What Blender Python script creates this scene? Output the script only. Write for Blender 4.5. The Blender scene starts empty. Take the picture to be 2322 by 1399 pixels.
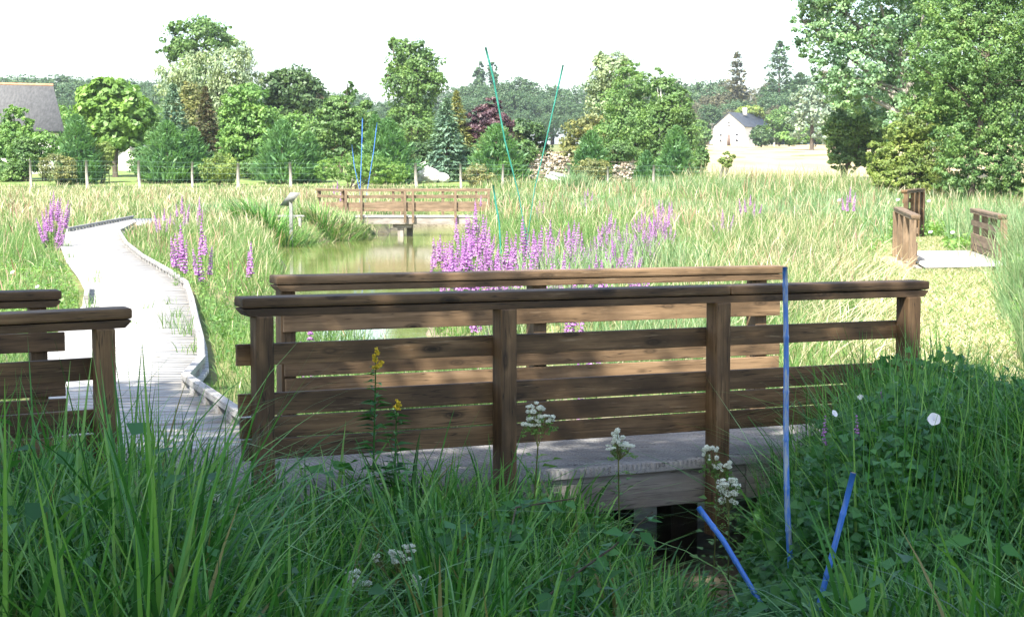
import bpy, bmesh, math, random
import numpy as np
from mathutils import Vector, Matrix

random.seed(7)
RNG = np.random.default_rng(7)
C = bpy.context.scene.collection
SC = bpy.context.scene

# ------------------------------------------------------------------ camera, sky, sun, exposure
F = 3766.0                      # focal length in photograph pixels (2322 wide)
CAM_H = 1.61
PITCH = math.atan((699.5 - 390.0) / F)
cam = bpy.data.cameras.new('camera'); cam.lens = F / 2322 * 36; cam.sensor_width = 36
cam.clip_start = 0.1; cam.clip_end = 6000
camo = bpy.data.objects.new('camera', cam); C.objects.link(camo)
camo.location = (0, 0, CAM_H); camo.rotation_euler = (math.pi/2 - PITCH, 0, 0)
SC.camera = camo

SUN_EL = math.radians(50); SUN_AZ = math.radians(25)          # sun behind the viewpoint, to its left
TOSUN = Vector((-math.sin(SUN_AZ)*math.cos(SUN_EL), -math.cos(SUN_AZ)*math.cos(SUN_EL), math.sin(SUN_EL)))
world = bpy.data.worlds.new('World'); SC.world = world; world.use_nodes = True
wt = world.node_tree; bg = wt.nodes['Background']
sky = wt.nodes.new('ShaderNodeTexSky'); sky.sky_type = 'NISHITA'; sky.sun_disc = False
sky.sun_elevation = SUN_EL; sky.sun_rotation = math.atan2(TOSUN.x, TOSUN.y)
sky.air_density = 1.0; sky.dust_density = 2.2; sky.ozone_density = 1.0
wt.links.new(sky.outputs[0], bg.inputs[0]); bg.inputs[1].default_value = 0.15
sl = bpy.data.lights.new('sun', 'SUN'); sl.energy = 5.0; sl.angle = math.radians(0.5); sl.color = (1.0, 0.95, 0.86)
so = bpy.data.objects.new('sun', sl); C.objects.link(so); so.rotation_euler = TOSUN.to_track_quat('Z', 'Y').to_euler()
so.location = TOSUN * 50
SC.view_settings.view_transform = 'Standard'; SC.view_settings.look = 'None'
SC.view_settings.gamma = 1.0; SC.view_settings.use_curve_mapping = False
SC.view_settings.exposure = 1.6
SC.cycles.use_denoising = True
SC.cycles.max_bounces = 6; SC.cycles.transmission_bounces = 4; SC.cycles.diffuse_bounces = 4
SC.cycles.sample_clamp_indirect = 6.0

# ------------------------------------------------------------------ placing helpers
CP, SP = math.cos(PITCH), math.sin(PITCH)
def ray(px, py):
    x = (px - 1161) / F; y = -(py - 699.5) / F
    return x, CP + y*SP, -SP + y*CP
def P(px, py, d):
    """the point at forward distance d that the photograph shows at (px, py)"""
    x, y, z = ray(px, py); k = d / y
    return Vector((x*k, d, CAM_H + z*k))
def G(px, py, z=0.0):
    """the point of the level z that the photograph shows at (px, py)"""
    x, y, zz = ray(px, py); k = (z - CAM_H) / zz
    return Vector((x*k, y*k, z))

# ------------------------------------------------------------------ object helpers
def tag(o, label=None, cat=None, group=None, kind=None):
    if label: o['label'] = label
    if cat: o['category'] = cat
    if group: o['group'] = group
    if kind: o['kind'] = kind
    return o
def link(name, me, parent=None):
    o = bpy.data.objects.new(name, me); C.objects.link(o)
    if parent is not None: o.parent = parent
    return o
def thing(name, label, cat, loc=(0, 0, 0), group=None):
    o = bpy.data.objects.new(name, None); C.objects.link(o); o.location = loc; o.empty_display_size = .2
    return tag(o, label, cat, group)
def holder(name, parent):
    o = bpy.data.objects.new(name, None); C.objects.link(o); o.parent = parent; o.empty_display_size = .1
    return o
def world_off(parent):
    v = Vector((0, 0, 0))
    while parent is not None:
        v += Vector(parent.location); parent = parent.parent
    return v

def npmesh(name, V, Q, mats=(), midx=None, smooth=False):
    V = np.asarray(V, dtype=np.float32).reshape(-1, 3); Q = np.asarray(Q, dtype=np.int32)
    n, k = Q.shape
    me = bpy.data.meshes.new(name)
    me.vertices.add(len(V)); me.vertices.foreach_set('co', V.ravel())
    me.loops.add(n*k); me.loops.foreach_set('vertex_index', Q.ravel())
    me.polygons.add(n); me.polygons.foreach_set('loop_start', np.arange(0, n*k, k, dtype=np.int32))
    for m in mats: me.materials.append(m)
    if midx is not None: me.polygons.foreach_set('material_index', np.asarray(midx, dtype=np.int32))
    me.update(calc_edges=True); me.validate()
    if smooth: me.polygons.foreach_set('use_smooth', np.ones(len(me.polygons), dtype=bool))
    return me

class MB:
    """collects quads of several shapes for one mesh"""
    def __init__(s): s.v = []; s.f = []; s.n = 0; s.m = []
    def add(s, V, Q, m=0):
        V = np.asarray(V, dtype=np.float32).reshape(-1, 3); Q = np.asarray(Q, dtype=np.int32)
        if len(Q) == 0: return
        s.v.append(V); s.f.append(Q + s.n); s.n += len(V); s.m.append(np.full(len(Q), m))
    def mesh(s, name, mats, off=None, smooth=False):
        V = np.concatenate(s.v)
        if off is not None: V = V - np.array(off, dtype=np.float32)
        return npmesh(name, V, np.concatenate(s.f), mats, np.concatenate(s.m), smooth)
    def build(s, name, mats, parent=None, smooth=False):
        if not isinstance(mats, (list, tuple)): mats = [mats]
        return link(name, s.mesh(name, mats, world_off(parent), smooth), parent)

def tube(pts, radii, n=8, cap=True):
    pts = [Vector(p) for p in pts]; V = []; Q = []
    if not isinstance(radii, (list, tuple)): radii = [radii]*len(pts)
    ref = None
    for i, p in enumerate(pts):
        t = (pts[min(i+1, len(pts)-1)] - pts[max(i-1, 0)])
        t = t.normalized() if t.length > 1e-9 else Vector((0, 0, 1))
        a = t.cross(Vector((0, 1, 0)) if abs(t.y) < .8 else Vector((1, 0, 0)))
        if ref is not None:
            a2 = ref - t*ref.dot(t)
            if a2.length > 1e-6: a = a2
        a.normalize(); ref = a; b = t.cross(a)
        for k in range(n):
            an = 2*math.pi*k/n
            V.append(p + (a*math.cos(an) + b*math.sin(an))*radii[i])
    for i in range(len(pts)-1):
        for k in range(n):
            k2 = (k+1) % n
            Q.append((i*n+k, i*n+k2, (i+1)*n+k2, (i+1)*n+k))
    if cap:
        for base, rev in ((0, True), ((len(pts)-1)*n, False)):
            c = len(V); V.append(pts[0] if rev else pts[-1])
            for k in range(0, n, 2):
                q = (base+k, base+(k+1) % n, base+(k+2) % n, c)
                Q.append(q[::-1] if not rev else q)
    return np.array([tuple(v) for v in V]), np.array(Q)

def boxv(c, ux, uy, uz, hx, hy, hz):
    c, ux, uy, uz = map(np.array, (c, ux, uy, uz)); V = []
    for z in (-1, 1):
        for y in (-1, 1):
            for x in (-1, 1):
                V.append(c + ux*x*hx + uy*y*hy + uz*z*hz)
    return np.array(V), np.array([(0,2,3,1),(4,5,7,6),(0,1,5,4),(2,6,7,3),(0,4,6,2),(1,3,7,5)])

def board_mesh(L, T, H, bev=.006, chamfer=0.0):
    """timber of length L along x, thickness T along y, height H along z; chamfer cuts the lower end corners"""
    bm = bmesh.new(); h = H/2
    if chamfer:
        outline = [(-L/2+chamfer, -h), (L/2-chamfer, -h), (L/2, -h+chamfer), (L/2, h), (-L/2, h), (-L/2, -h+chamfer)]
    else:
        n = max(1, int(L/.35)); outline = [(-L/2+L*i/n, -h) for i in range(n+1)] + [(L/2-L*i/n, h) for i in range(n+1)]
    a = [bm.verts.new((x, -T/2, z)) for x, z in outline]; b = [bm.verts.new((x, T/2, z)) for x, z in outline]
    bm.faces.new(a); bm.faces.new(b[::-1])
    for i in range(len(a)):
        j = (i+1) % len(a); bm.faces.new((a[j], a[i], b[i], b[j]))
    bmesh.ops.recalc_face_normals(bm, faces=bm.faces)
    ed = [e for e in bm.edges if e.calc_length() > 1e-6 and e.calc_face_angle(0) > .3]
    if bev: bmesh.ops.bevel(bm, geom=ed, offset=bev, segments=2, affect='EDGES', profile=.6)
    me = bpy.data.meshes.new('board'); bm.to_mesh(me); bm.free(); return me

def board(name, A, B, T, H, mat, parent, bev=.006, chamfer=0.0, roll=0.0, side=None):
    """a timber from A to B (centre line), thickness T sideways, height H upwards"""
    A = Vector(A); B = Vector(B); x = (B-A); L = x.length; x.normalize()
    up = Vector((0, 0, 1)) if side is None else Vector(side)
    y = up.cross(x).normalized(); z = x.cross(y)
    me = board_mesh(L, T, H, bev, chamfer); me.name = name; me.materials.append(mat)
    o = link(name, me, parent)
    o.matrix_local = Matrix.Translation((A+B)/2 - world_off(parent)) @ Matrix((x, y, z)).transposed().to_4x4()
    return o

# ------------------------------------------------------------------ material helpers
def mat_new(name):
    m = bpy.data.materials.new(name); m.use_nodes = True; nt = m.node_tree
    return m, nt, nt.nodes['Principled BSDF'], nt.nodes['Material Output']
def N(nt, t, **kw):
    n = nt.nodes.new(t)
    for k, v in kw.items(): setattr(n, k, v)
    return n
def ramp(nt, stops, src=None):
    r = N(nt, 'ShaderNodeValToRGB'); el = r.color_ramp.elements
    while len(el) < len(stops): el.new(.5)
    for e, (p, c) in zip(el, stops):
        e.position = p; e.color = (*c, 1) if len(c) == 3 else c
    if src is not None: nt.links.new(src, r.inputs[0])
    return r
def noise(nt, scale, detail=4, vec=None, rough=.55):
    n = N(nt, 'ShaderNodeTexNoise'); n.inputs['Scale'].default_value = scale
    n.inputs['Detail'].default_value = detail; n.inputs['Roughness'].default_value = rough
    if vec is not None: nt.links.new(vec, n.inputs['Vector'])
    return n
def mixc(nt, a, b, fac, mode='MIX'):
    m = N(nt, 'ShaderNodeMix', data_type='RGBA', blend_type=mode)
    for s, v in ((6, a), (7, b)):
        if isinstance(v, tuple): m.inputs[s].default_value = (*v, 1)
        else: nt.links.new(v, m.inputs[s])
    if isinstance(fac, (int, float)): m.inputs[0].default_value = fac
    else: nt.links.new(fac, m.inputs[0])
    return m.outputs[2]
def objvec(nt, scale=(1, 1, 1), rnd=0.0):
    tc = N(nt, 'ShaderNodeTexCoord'); mp = N(nt, 'ShaderNodeMapping'); mp.inputs['Scale'].default_value = scale
    nt.links.new(tc.outputs['Object'], mp.inputs['Vector'])
    if rnd:
        oi = N(nt, 'ShaderNodeObjectInfo'); mu = N(nt, 'ShaderNodeMath', operation='MULTIPLY'); mu.inputs[1].default_value = rnd
        nt.links.new(oi.outputs['Random'], mu.inputs[0]); nt.links.new(mu.outputs[0], mp.inputs['Location'])
    return mp.outputs[0]

GAIN = [1.0]
def leafmat(name, cols, trans=.35, rough=.5, patch=.0, patch_col=(.1, .1, .03), patch_scale=1.0, spec=.4, tr_tint=(1.15, 1.25, .6)):
    """leaf or blade: colour varies from leaf to leaf, thin enough to let light through"""
    m, nt, pb, out = mat_new(name)
    g = N(nt, 'ShaderNodeNewGeometry')
    cols = [tuple(min(.85, x*GAIN[0]) for x in c) for c in cols]
    if GAIN[0] > 1:
        mean = [sum(c[j] for c in cols)/len(cols) for j in range(3)]; cols = [tuple(mean[j] + (c[j]-mean[j])*.62 for j in range(3)) for c in cols]
    st = [(i/max(1, len(cols)-1), c) for i, c in enumerate(cols)]
    col = ramp(nt, st, g.outputs['Random Per Island']).outputs[0]
    if GAIN[0] > 1:                                                          # whole boughs differ a little in tone and yellowness
        tc = N(nt, 'ShaderNodeTexCoord'); nz = noise(nt, .75, 3, tc.outputs['Object'])
        col = mixc(nt, col, ramp(nt, [(.34, (.66, .74, .82)), (.5, (1, 1, 1)), (.68, (1.22, 1.13, .92))], nz.outputs[0]).outputs[0], 1.0, 'MULTIPLY')
    if patch:
        tc = N(nt, 'ShaderNodeTexCoord')
        nz = noise(nt, patch_scale, 3, tc.outputs['Object'])
        rr = ramp(nt, [(.45, (0, 0, 0)), (.65, (patch, patch, patch))], nz.outputs[0])
        col = mixc(nt, col, patch_col, rr.outputs[0])
    nt.links.new(col, pb.inputs['Base Color']); pb.inputs['Roughness'].default_value = rough
    pb.inputs['Specular IOR Level'].default_value = spec
    tr = N(nt, 'ShaderNodeBsdfTranslucent'); tcx = mixc(nt, col, tr_tint, 1.0, 'MULTIPLY'); nt.links.new(tcx, tr.inputs[0])
    mx = N(nt, 'ShaderNodeMixShader'); mx.inputs[0].default_value = trans
    nt.links.new(pb.outputs[0], mx.inputs[1]); nt.links.new(tr.outputs[0], mx.inputs[2]); nt.links.new(mx.outputs[0], out.inputs[0])
    return m

def timber(name, dark, mid, light, rough=.7, grain=1.0, vary=.5, pale=(.34, .245, .15), pale_amt=.55):
    m, nt, pb, out = mat_new(name)
    v = objvec(nt, (1.6, 26*grain, 26*grain), 40.0)
    n1 = noise(nt, 1.0, 6, v, .62)
    c = ramp(nt, [(.15, dark), (.48, mid), (.85, light)], n1.outputs[0]).outputs[0]
    v2 = objvec(nt, (2.2, 3, 5), 25.0); n2 = noise(nt, .9, 4, v2)                       # stain left by damp and old varnish
    c = mixc(nt, c, dark, ramp(nt, [(.42, (0, 0, 0)), (.62, (.75, .75, .75))], n2.outputs[0]).outputs[0])
    v4 = objvec(nt, (4, 60, 60), 11.0); n4 = noise(nt, 1.0, 5, v4, .7)                   # worn, paler streaks
    c = mixc(nt, c, pale, ramp(nt, [(.60, (0, 0, 0)), (.72, (pale_amt,)*3)], n4.outputs[0]).outputs[0])
    vo = N(nt, 'ShaderNodeTexVoronoi'); v3 = objvec(nt, (1.7, 5.0, 5.0), 17.0); nt.links.new(v3, vo.inputs['Vector']); vo.inputs['Scale'].default_value = 1.6
    c = mixc(nt, c, tuple(x*.45 for x in dark), ramp(nt, [(.06, (.9, .9, .9)), (.10, (.35, .35, .35)), (.12, (.7, .7, .7)), (.19, (0, 0, 0))], vo.outputs['Distance']).outputs[0])   # knots
    v5 = objvec(nt, (1.1, 38, 38), 7.0); n5 = noise(nt, 1.0, 2, v5, .5)                    # drying cracks along the grain
    c = mixc(nt, c, tuple(x*.3 for x in dark), ramp(nt, [(.485, (0, 0, 0)), (.5, (.85, .85, .85)), (.515, (0, 0, 0))], n5.outputs[0]).outputs[0])
    oi = N(nt, 'ShaderNodeObjectInfo'); hs = N(nt, 'ShaderNodeHueSaturation')
    mr = N(nt, 'ShaderNodeMapRange'); mr.inputs['To Min'].default_value = 1-vary; mr.inputs['To Max'].default_value = 1+vary*.8
    nt.links.new(oi.outputs['Random'], mr.inputs['Value']); nt.links.new(mr.outputs[0], hs.inputs['Value']); nt.links.new(c, hs.inputs['Color'])
    nt.links.new(hs.outputs[0], pb.inputs['Base Color']); pb.inputs['Roughness'].default_value = rough
    pb.inputs['Specular IOR Level'].default_value = .35
    bp = N(nt, 'ShaderNodeBump'); bp.inputs['Strength'].default_value = .35; bp.inputs['Distance'].default_value = .004
    nt.links.new(n1.outputs[0], bp.inputs['Height']); nt.links.new(bp.outputs[0], pb.inputs['Normal'])
    return m

def plain(name, a, b, scale=4.0, rough=.8, bump=.0, spec=.3, stretch=(1, 1, 1)):
    m, nt, pb, out = mat_new(name)
    n1 = noise(nt, scale, 5, objvec(nt, stretch))
    nt.links.new(ramp(nt, [(.3, a), (.7, b)], n1.outputs[0]).outputs[0], pb.inputs['Base Color'])
    pb.inputs['Roughness'].default_value = rough; pb.inputs['Specular IOR Level'].default_value = spec
    if bump:
        bp = N(nt, 'ShaderNodeBump'); bp.inputs['Strength'].default_value = bump; bp.inputs['Distance'].default_value = .02
        nt.links.new(n1.outputs[0], bp.inputs['Height']); nt.links.new(bp.outputs[0], pb.inputs['Normal'])
    return m

M = {}
M['brown'] = timber('brown stained timber', (.040, .024, .012), (.140, .084, .040), (.28, .175, .09), vary=.36)
M['brown_worn'] = timber('sun worn brown timber', (.065, .040, .020), (.19, .120, .062), (.34, .225, .125), vary=.3)
M['brown_far'] = timber('paler brown timber', (.10, .068, .040), (.19, .132, .08), (.27, .195, .125), vary=.15)  # lighter, more even brown than the near railings
M['grey_wood'] = timber('grey weathered timber', (.28, .27, .25), (.43, .415, .39), (.54, .52, .49), vary=.15, pale=(.58, .56, .53))
M['kerb_wood'] = timber('kerb timber toned for shade', (.20, .19, .18), (.31, .30, .28), (.40, .385, .36), vary=.1, pale=(.45, .43, .4))  # kerb grey darkened to stand in for shade on its near end
M['deck'] = timber('grooved deck timber', (.15, .145, .138), (.26, .253, .24), (.36, .35, .33), vary=.0, pale=(.43, .415, .39))
M['beam'] = timber('grey brown beam timber', (.16, .14, .12), (.28, .25, .22), (.38, .35, .31), vary=.1, pale=(.34, .31, .27))
M['bark'] = plain('bark', (.05, .04, .03), (.13, .105, .08), 6, .9, .5, .2, (1, 1, .25))
M['pale_bark'] = plain('pale bark', (.20, .18, .15), (.36, .33, .28), 6, .9, .4, .2, (1, 1, .3))
M['silver_bark'] = plain('silver birch bark', (.35, .34, .31), (.62, .60, .56), 5, .8, .2, .2, (1, 1, 2))
M['post_wood'] = plain('split fence post', (.22, .20, .17), (.40, .37, .32), 9, .9, .3, .2, (3, 3, .4))

# ------------------------------------------------------------------ terrain
PROF = [(-80, .1), (2, .0), (5.2, -.12), (7.0, -.28), (8.6, -.30), (11, -.14), (14, -.10), (62, -.12), (75, .2), (90, .75), (100, 1.13), (120, 1.75), (330, 6.75), (450, 9), (700, 12), (4000, 12)]
PX = np.array([p[0] for p in PROF], float); PZ = np.array([p[1] for p in PROF], float)
POND = np.array([(-2.9, 18.5), (-3.5, 24), (-4.5, 33), (-6.0, 42), (-7.5, 51.5), (-7.6, 54.5), (-6.2, 56.5), (-5.4, 58.5), (-5.0, 65), (-4.4, 72), (-2.4, 74), (-1.3, 66), (-1.2, 60), (-1.5, 42), (-1.2, 33), (-1.2, 24), (-.2, 18), (.7, 15), (.3, 14.2), (-1.4, 16.5)], float)
DITCH = [(.45, 14.6), (.95, 11.5), (1.05, 9.0), (1.15, 7.6), (1.5, 6.6), (2.3, 5.4), (4, 4.0), (7, 3.0)]
WATER_Z = -.75
def seg_dist(x, y, A, B):
    ax, ay = A; bx, by = B; dx, dy = bx-ax, by-ay
    t = np.clip(((x-ax)*dx + (y-ay)*dy)/(dx*dx+dy*dy), 0, 1)
    return np.hypot(x-ax-t*dx, y-ay-t*dy)
def inside(x, y, poly):
    r = np.zeros(np.shape(x), bool); n = len(poly); j = n-1
    for i in range(n):
        xi, yi = poly[i]; xj, yj = poly[j]
        c = ((yi > y) != (yj > y)) & (x < (xj-xi)*(y-yi)/((yj-yi) if yj != yi else 1e-9) + xi)
        r ^= c; j = i
    return r
def poly_sd(x, y, poly):
    d = np.full(np.shape(x), 1e9)
    for i in range(len(poly)): d = np.minimum(d, seg_dist(x, y, poly[i-1], poly[i]))
    return np.where(inside(x, y, poly), -d, d)
def ditch_dist(x, y):
    d = np.full(np.shape(x), 1e9)
    for i in range(len(DITCH)-1): d = np.minimum(d, seg_dist(x, y, DITCH[i], DITCH[i+1]))
    return d
def sstep(a, b, v):
    t = np.clip((v-a)/(b-a), 0, 1); return t*t*(3-2*t)
def wob(x, y, s=1.0):
    return (np.sin(x*1.3*s+.7) * np.cos(y*1.1*s-.4) + .6*np.sin(x*2.9*s+y*1.7*s) + .4*np.cos(x*5.3*s-y*4.1*s+1.0))/2.0
def zt(x, y):
    x = np.asarray(x, float); y = np.asarray(y, float)
    z = np.interp(y, PX, PZ)
    z = z + .05*wob(x, y, .6)*sstep(2, 6, y)*(1-sstep(60, 90, y)) + .15*wob(x*.1, y*.1)*sstep(120, 200, y)
    z = z - 1.35*(1 - sstep(-.9, .7, poly_sd(x, y, POND) + .25*wob(x, y, 1.2)))
    z = z - np.interp(y, [3, 5.5, 8, 12, 13.2], [.2, .35, .50, .42, .75])*(1 - sstep(.25, .85, ditch_dist(x, y) + .08*wob(x, y, 2.5)))
    z = z + .42*np.exp(-(((x-2.9)/1.1)**2 + ((y-7.6)/1.3)**2))               # the bank by the bridge's far end
    return z
def z1(x, y): return float(zt(np.array([x]), np.array([y]))[0])

def axis(fine0, fine1, step, lo, hi, g=1.18):
    a = list(np.arange(fine0, fine1+1e-6, step)); s = step; v = fine1
    while v < hi: s *= g; v += s; a.append(min(v, hi))
    s = step; v = fine0; pre = []
    while v > lo: s *= g; v -= s; pre.append(max(v, lo))
    return np.array(pre[::-1] + a)
gx = axis(-13, 13, .28, -1800, 1800); gy = axis(1, 78, .32, -60, 3500, 1.12)
XX, YY = np.meshgrid(gx, gy); ZZ = zt(XX, YY)
nx, ny = len(gx), len(gy); idx = np.arange(nx*ny).reshape(ny, nx)
Qg = np.stack([idx[:-1, :-1], idx[:-1, 1:], idx[1:, 1:], idx[1:, :-1]], -1).reshape(-1, 4)
def ground_mat():
    m, nt, pb, out = mat_new('meadow soil')
    v = objvec(nt)
    n1 = noise(nt, .35, 6, v, .6); n2 = noise(nt, 9, 4, v)
    c = ramp(nt, [(.3, (.075, .115, .035)), (.5, (.15, .17, .065)), (.72, (.27, .235, .12))], n1.outputs[0]).outputs[0]
    c = mixc(nt, c, (.05, .05, .025), ramp(nt, [(.5, (0, 0, 0)), (.75, (.6, .6, .6))], n2.outputs[0]).outputs[0])
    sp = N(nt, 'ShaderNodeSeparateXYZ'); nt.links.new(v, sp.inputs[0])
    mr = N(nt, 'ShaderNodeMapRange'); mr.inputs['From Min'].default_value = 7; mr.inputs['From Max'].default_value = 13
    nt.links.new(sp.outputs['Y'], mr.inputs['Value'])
    c = mixc(nt, (.025, .03, .015), c, mr.outputs[0])                                  # soil colour darkens towards the near bank
    mz = N(nt, 'ShaderNodeMapRange'); mz.inputs['From Min'].default_value = -.7; mz.inputs['From Max'].default_value = -.35
    nt.links.new(sp.outputs['Z'], mz.inputs['Value'])
    mud = ramp(nt, [(.3, (.10, .085, .055)), (.7, (.24, .21, .15))], n2.outputs[0]).outputs[0]
    c = mixc(nt, mud, c, mz.outputs[0])
    nt.links.new(c, pb.inputs['Base Color']); pb.inputs['Roughness'].default_value = .95; pb.inputs['Specular IOR Level'].default_value = .15
    bp = N(nt, 'ShaderNodeBump'); bp.inputs['Strength'].default_value = .5; bp.inputs['Distance'].default_value = .05
    nt.links.new(n2.outputs[0], bp.inputs['Height']); nt.links.new(bp.outputs[0], pb.inputs['Normal'])
    return m
tag(link('ground', npmesh('ground', np.stack([XX, YY, ZZ], -1), Qg, [ground_mat()], smooth=True)),
    'uneven meadow ground of soil and short growth rising gently towards the woods', kind='structure')

def sheet(name, label, x0, x1, y0, y1, nxs, nys, mat, off, keep=None, skew=None):
    xs = np.linspace(0, 1, nxs); ys = np.linspace(y0, y1, nys)
    U, Yv = np.meshgrid(xs, ys)
    a = np.interp(Yv, [y0, y1], [x0[0], x0[1]]); b = np.interp(Yv, [y0, y1], [x1[0], x1[1]])
    Xv = a + (b-a)*U
    Z = zt(Xv, Yv) + off
    i = np.arange(nxs*nys).reshape(nys, nxs)
    Q = np.stack([i[:-1, :-1], i[:-1, 1:], i[1:, 1:], i[1:, :-1]], -1).reshape(-1, 4)
    return tag(link(name, npmesh(name, np.stack([Xv, Yv, Z], -1), Q, [mat], smooth=True)), label, kind='structure')

M['field'] = plain('dry straw stubble', (.30, .24, .13), (.42, .35, .21), .25, .95, .3, .1, (1, .25, 1))
M['lawn'] = plain('mown lawn', (.10, .17, .05), (.22, .26, .09), .9, .95, .3, .1)
sheet('field', 'wide pale straw coloured field sloping up to the white house', (10.2, 40), (70, 190), 93.5, 345, 60, 110, M['field'], .035)
sheet('field', 'strip of pale dry field behind the stacks of logs', (-14, -14), (4, 20), 125, 220, 30, 40, M['field'], .05)
sheet('lawn', 'mown green lawn behind the wire fence under the garden trees', (-50, -60), (9, 4), 90.5, 124, 60, 40, M['lawn'], .05)

# ------------------------------------------------------------------ water
def water_mat():
    m, nt, pb, out = mat_new('murky pond water')
    n1 = noise(nt, .8, 3, objvec(nt, (1, 1, 1)))
    nt.links.new(ramp(nt, [(.35, (.115, .135, .04)), (.7, (.17, .185, .07))], n1.outputs[0]).outputs[0], pb.inputs['Base Color'])
    pb.inputs['Roughness'].default_value = .04; pb.inputs['IOR'].default_value = 1.33; pb.inputs['Specular IOR Level'].default_value = .5
    n2 = noise(nt, 1.0, 3, objvec(nt, (2.5, 5.5, 1))); bp = N(nt, 'ShaderNodeBump'); bp.inputs['Strength'].default_value = .06; bp.inputs['Distance'].default_value = .03
    nt.links.new(n2.outputs[0], bp.inputs['Height']); nt.links.new(bp.outputs[0], pb.inputs['Normal'])
    return m
WV = [(-14, 12.9), (6, 12.9), (6, 80), (-14, 80)]
tag(link('water', npmesh('water', [(x, y, WATER_Z) for x, y in WV], [(0, 1, 2, 3)], [water_mat()])), 'calm murky green pond water reaching under both footbridges', kind='structure')

# ------------------------------------------------------------------ near footbridge
RA = math.radians(24.4); U = Vector((math.cos(RA), math.sin(RA), 0)); NV = Vector((-math.sin(RA), math.cos(RA), 0))   # along the bridge, across it (away from the viewpoint)
B0 = P(1161, 653, 8.76); B0.z = 0
W = 1.45
def rail_s(px, w=0.0):
    """distance along the bridge at which the line w metres behind the near rail is seen at column px"""
    x, y, z = ray(px, 640); r = Vector((x, y, 0)); o = B0 + NV*w
    # solve o + U s = r k
    det = U.x*(-r.y) - (-r.x)*U.y
    return ((-o.x)*(-r.y) - (-r.x)*(-o.y))/det
def on(s, w, z): return B0 + U*s + NV*w + Vector((0, 0, z))

bridge = thing('footbridge', 'brown timber footbridge with slatted railings and grey grooved deck over the dark ditch', 'footbridge', tuple(B0 + U*.4 + NV*.7))
def railing(root, line, s0, s1, posts, outer, zt0, zt1, post_bottom, mat, overhang=(.0, .0), s_board=None, name='railing', cap_cuts=()):
    """railing along a line: line(s, w, z) gives points; outer is -1 or 1, the side its posts stand on; zt0, zt1 the top heights at s0 and s1"""
    h = holder(name, root)
    def zz(s): return zt0 + (zt1-zt0)*(s-s0)/(s1-s0)
    PW, PD = .090, .118
    def tm(nm, a, b, w, dz, T, H, **kw):
        return board(nm, line(a, w, zz(a)-dz), line(b, w, zz(b)-dz), T, H, mat, h, **kw)
    cuts = [s0] + list(cap_cuts) + [s1]
    for a, b in zip(cuts[:-1], cuts[1:]):
        tm('handrail', a + (.0015 if a != s0 else 0), b - (.0015 if b != s1 else 0), outer*.035, .027, .165, .05, bev=.012)
    tm('under_rail', s0+.006, s1-.006, outer*.035, .0755, .152, .037, chamfer=.028, bev=.003)
    for s in posts:
        L = zz(s) - .093 - post_bottom
        me = board_mesh(L, PD, PW, .007); me.name = 'post'; me.materials.append(mat)
        o = link('post', me, h); c = line(s, outer*(.016+PD/2), (zz(s)-.093+post_bottom)/2)
        dirx = Vector((0, 0, 1)); ax = (line(1, 0, 0)-line(0, 0, 0)).normalized(); ay = dirx.cross(ax)
        # local x up, z along the rail, y across
        o.matrix_local = Matrix.Translation(c - world_off(h)) @ Matrix((dirx, ax.cross(dirx).normalized(), ax)).transposed().to_4x4()
    b0, b1 = s_board if s_board else (s0+.02, s1-.08)
    for k, (dz, H) in enumerate(((.285, .106), (.545, .110), (.656, .103), (.764, .103))):
        j = .006*math.sin(k*2.3 + s0*3)
        tm('board', b0 + .015*k*(.5 if outer < 0 else .3), b1 - abs(j), 0.0, dz + j, .030, H, bev=.004)
    return h
sa, sb = rail_s(535), rail_s(2080)
p_near = [rail_s(583), rail_s(1131), rail_s(1614), rail_s(2043)]
Zl = P(535, 672, 1).z; 
def ztop(px, py, w):
    s = rail_s(px, w); d = on(s, w, 0).y; return P(px, py, d).z
railing(bridge, on, sa, sb, p_near, -1, ztop(535, 672, 0), ztop(2080, 634, 0), -.42, M['brown'], s_board=(rail_s(533), rail_s(2043)), cap_cuts=(rail_s(1633),))
fa, fb = rail_s(622, W), rail_s(1776, W)
p_far = [rail_s(655, W), rail_s(1228, W), rail_s(1730, W)]
onW = lambda s, w, z: on(s, w + W, z)
railing(bridge, onW, fa, fb, p_far, 1, ztop(622, 625, W), ztop(1776, 602, W), -.42, M['brown_worn'], s_board=(rail_s(641, W), rail_s(1768, W)))
na = rail_s(288); railing(bridge, on, na-3.6, na, [na-.13, na-1.55, na-2.97], -1, ztop(0, 716, 0) + (ztop(0, 716, 0)-ztop(288, 694, 0))*.9, ztop(288, 694, 0), -.42, M['brown'], s_board=(na-3.58, na-.10))
nb = rail_s(137, W); railing(bridge, onW, nb-3.4, nb, [nb-.12, nb-1.5, nb-2.9], 1, ztop(0, 661, W), ztop(137, 657, W), -.42, M['brown'], s_board=(nb-3.38, nb+.02))

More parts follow.
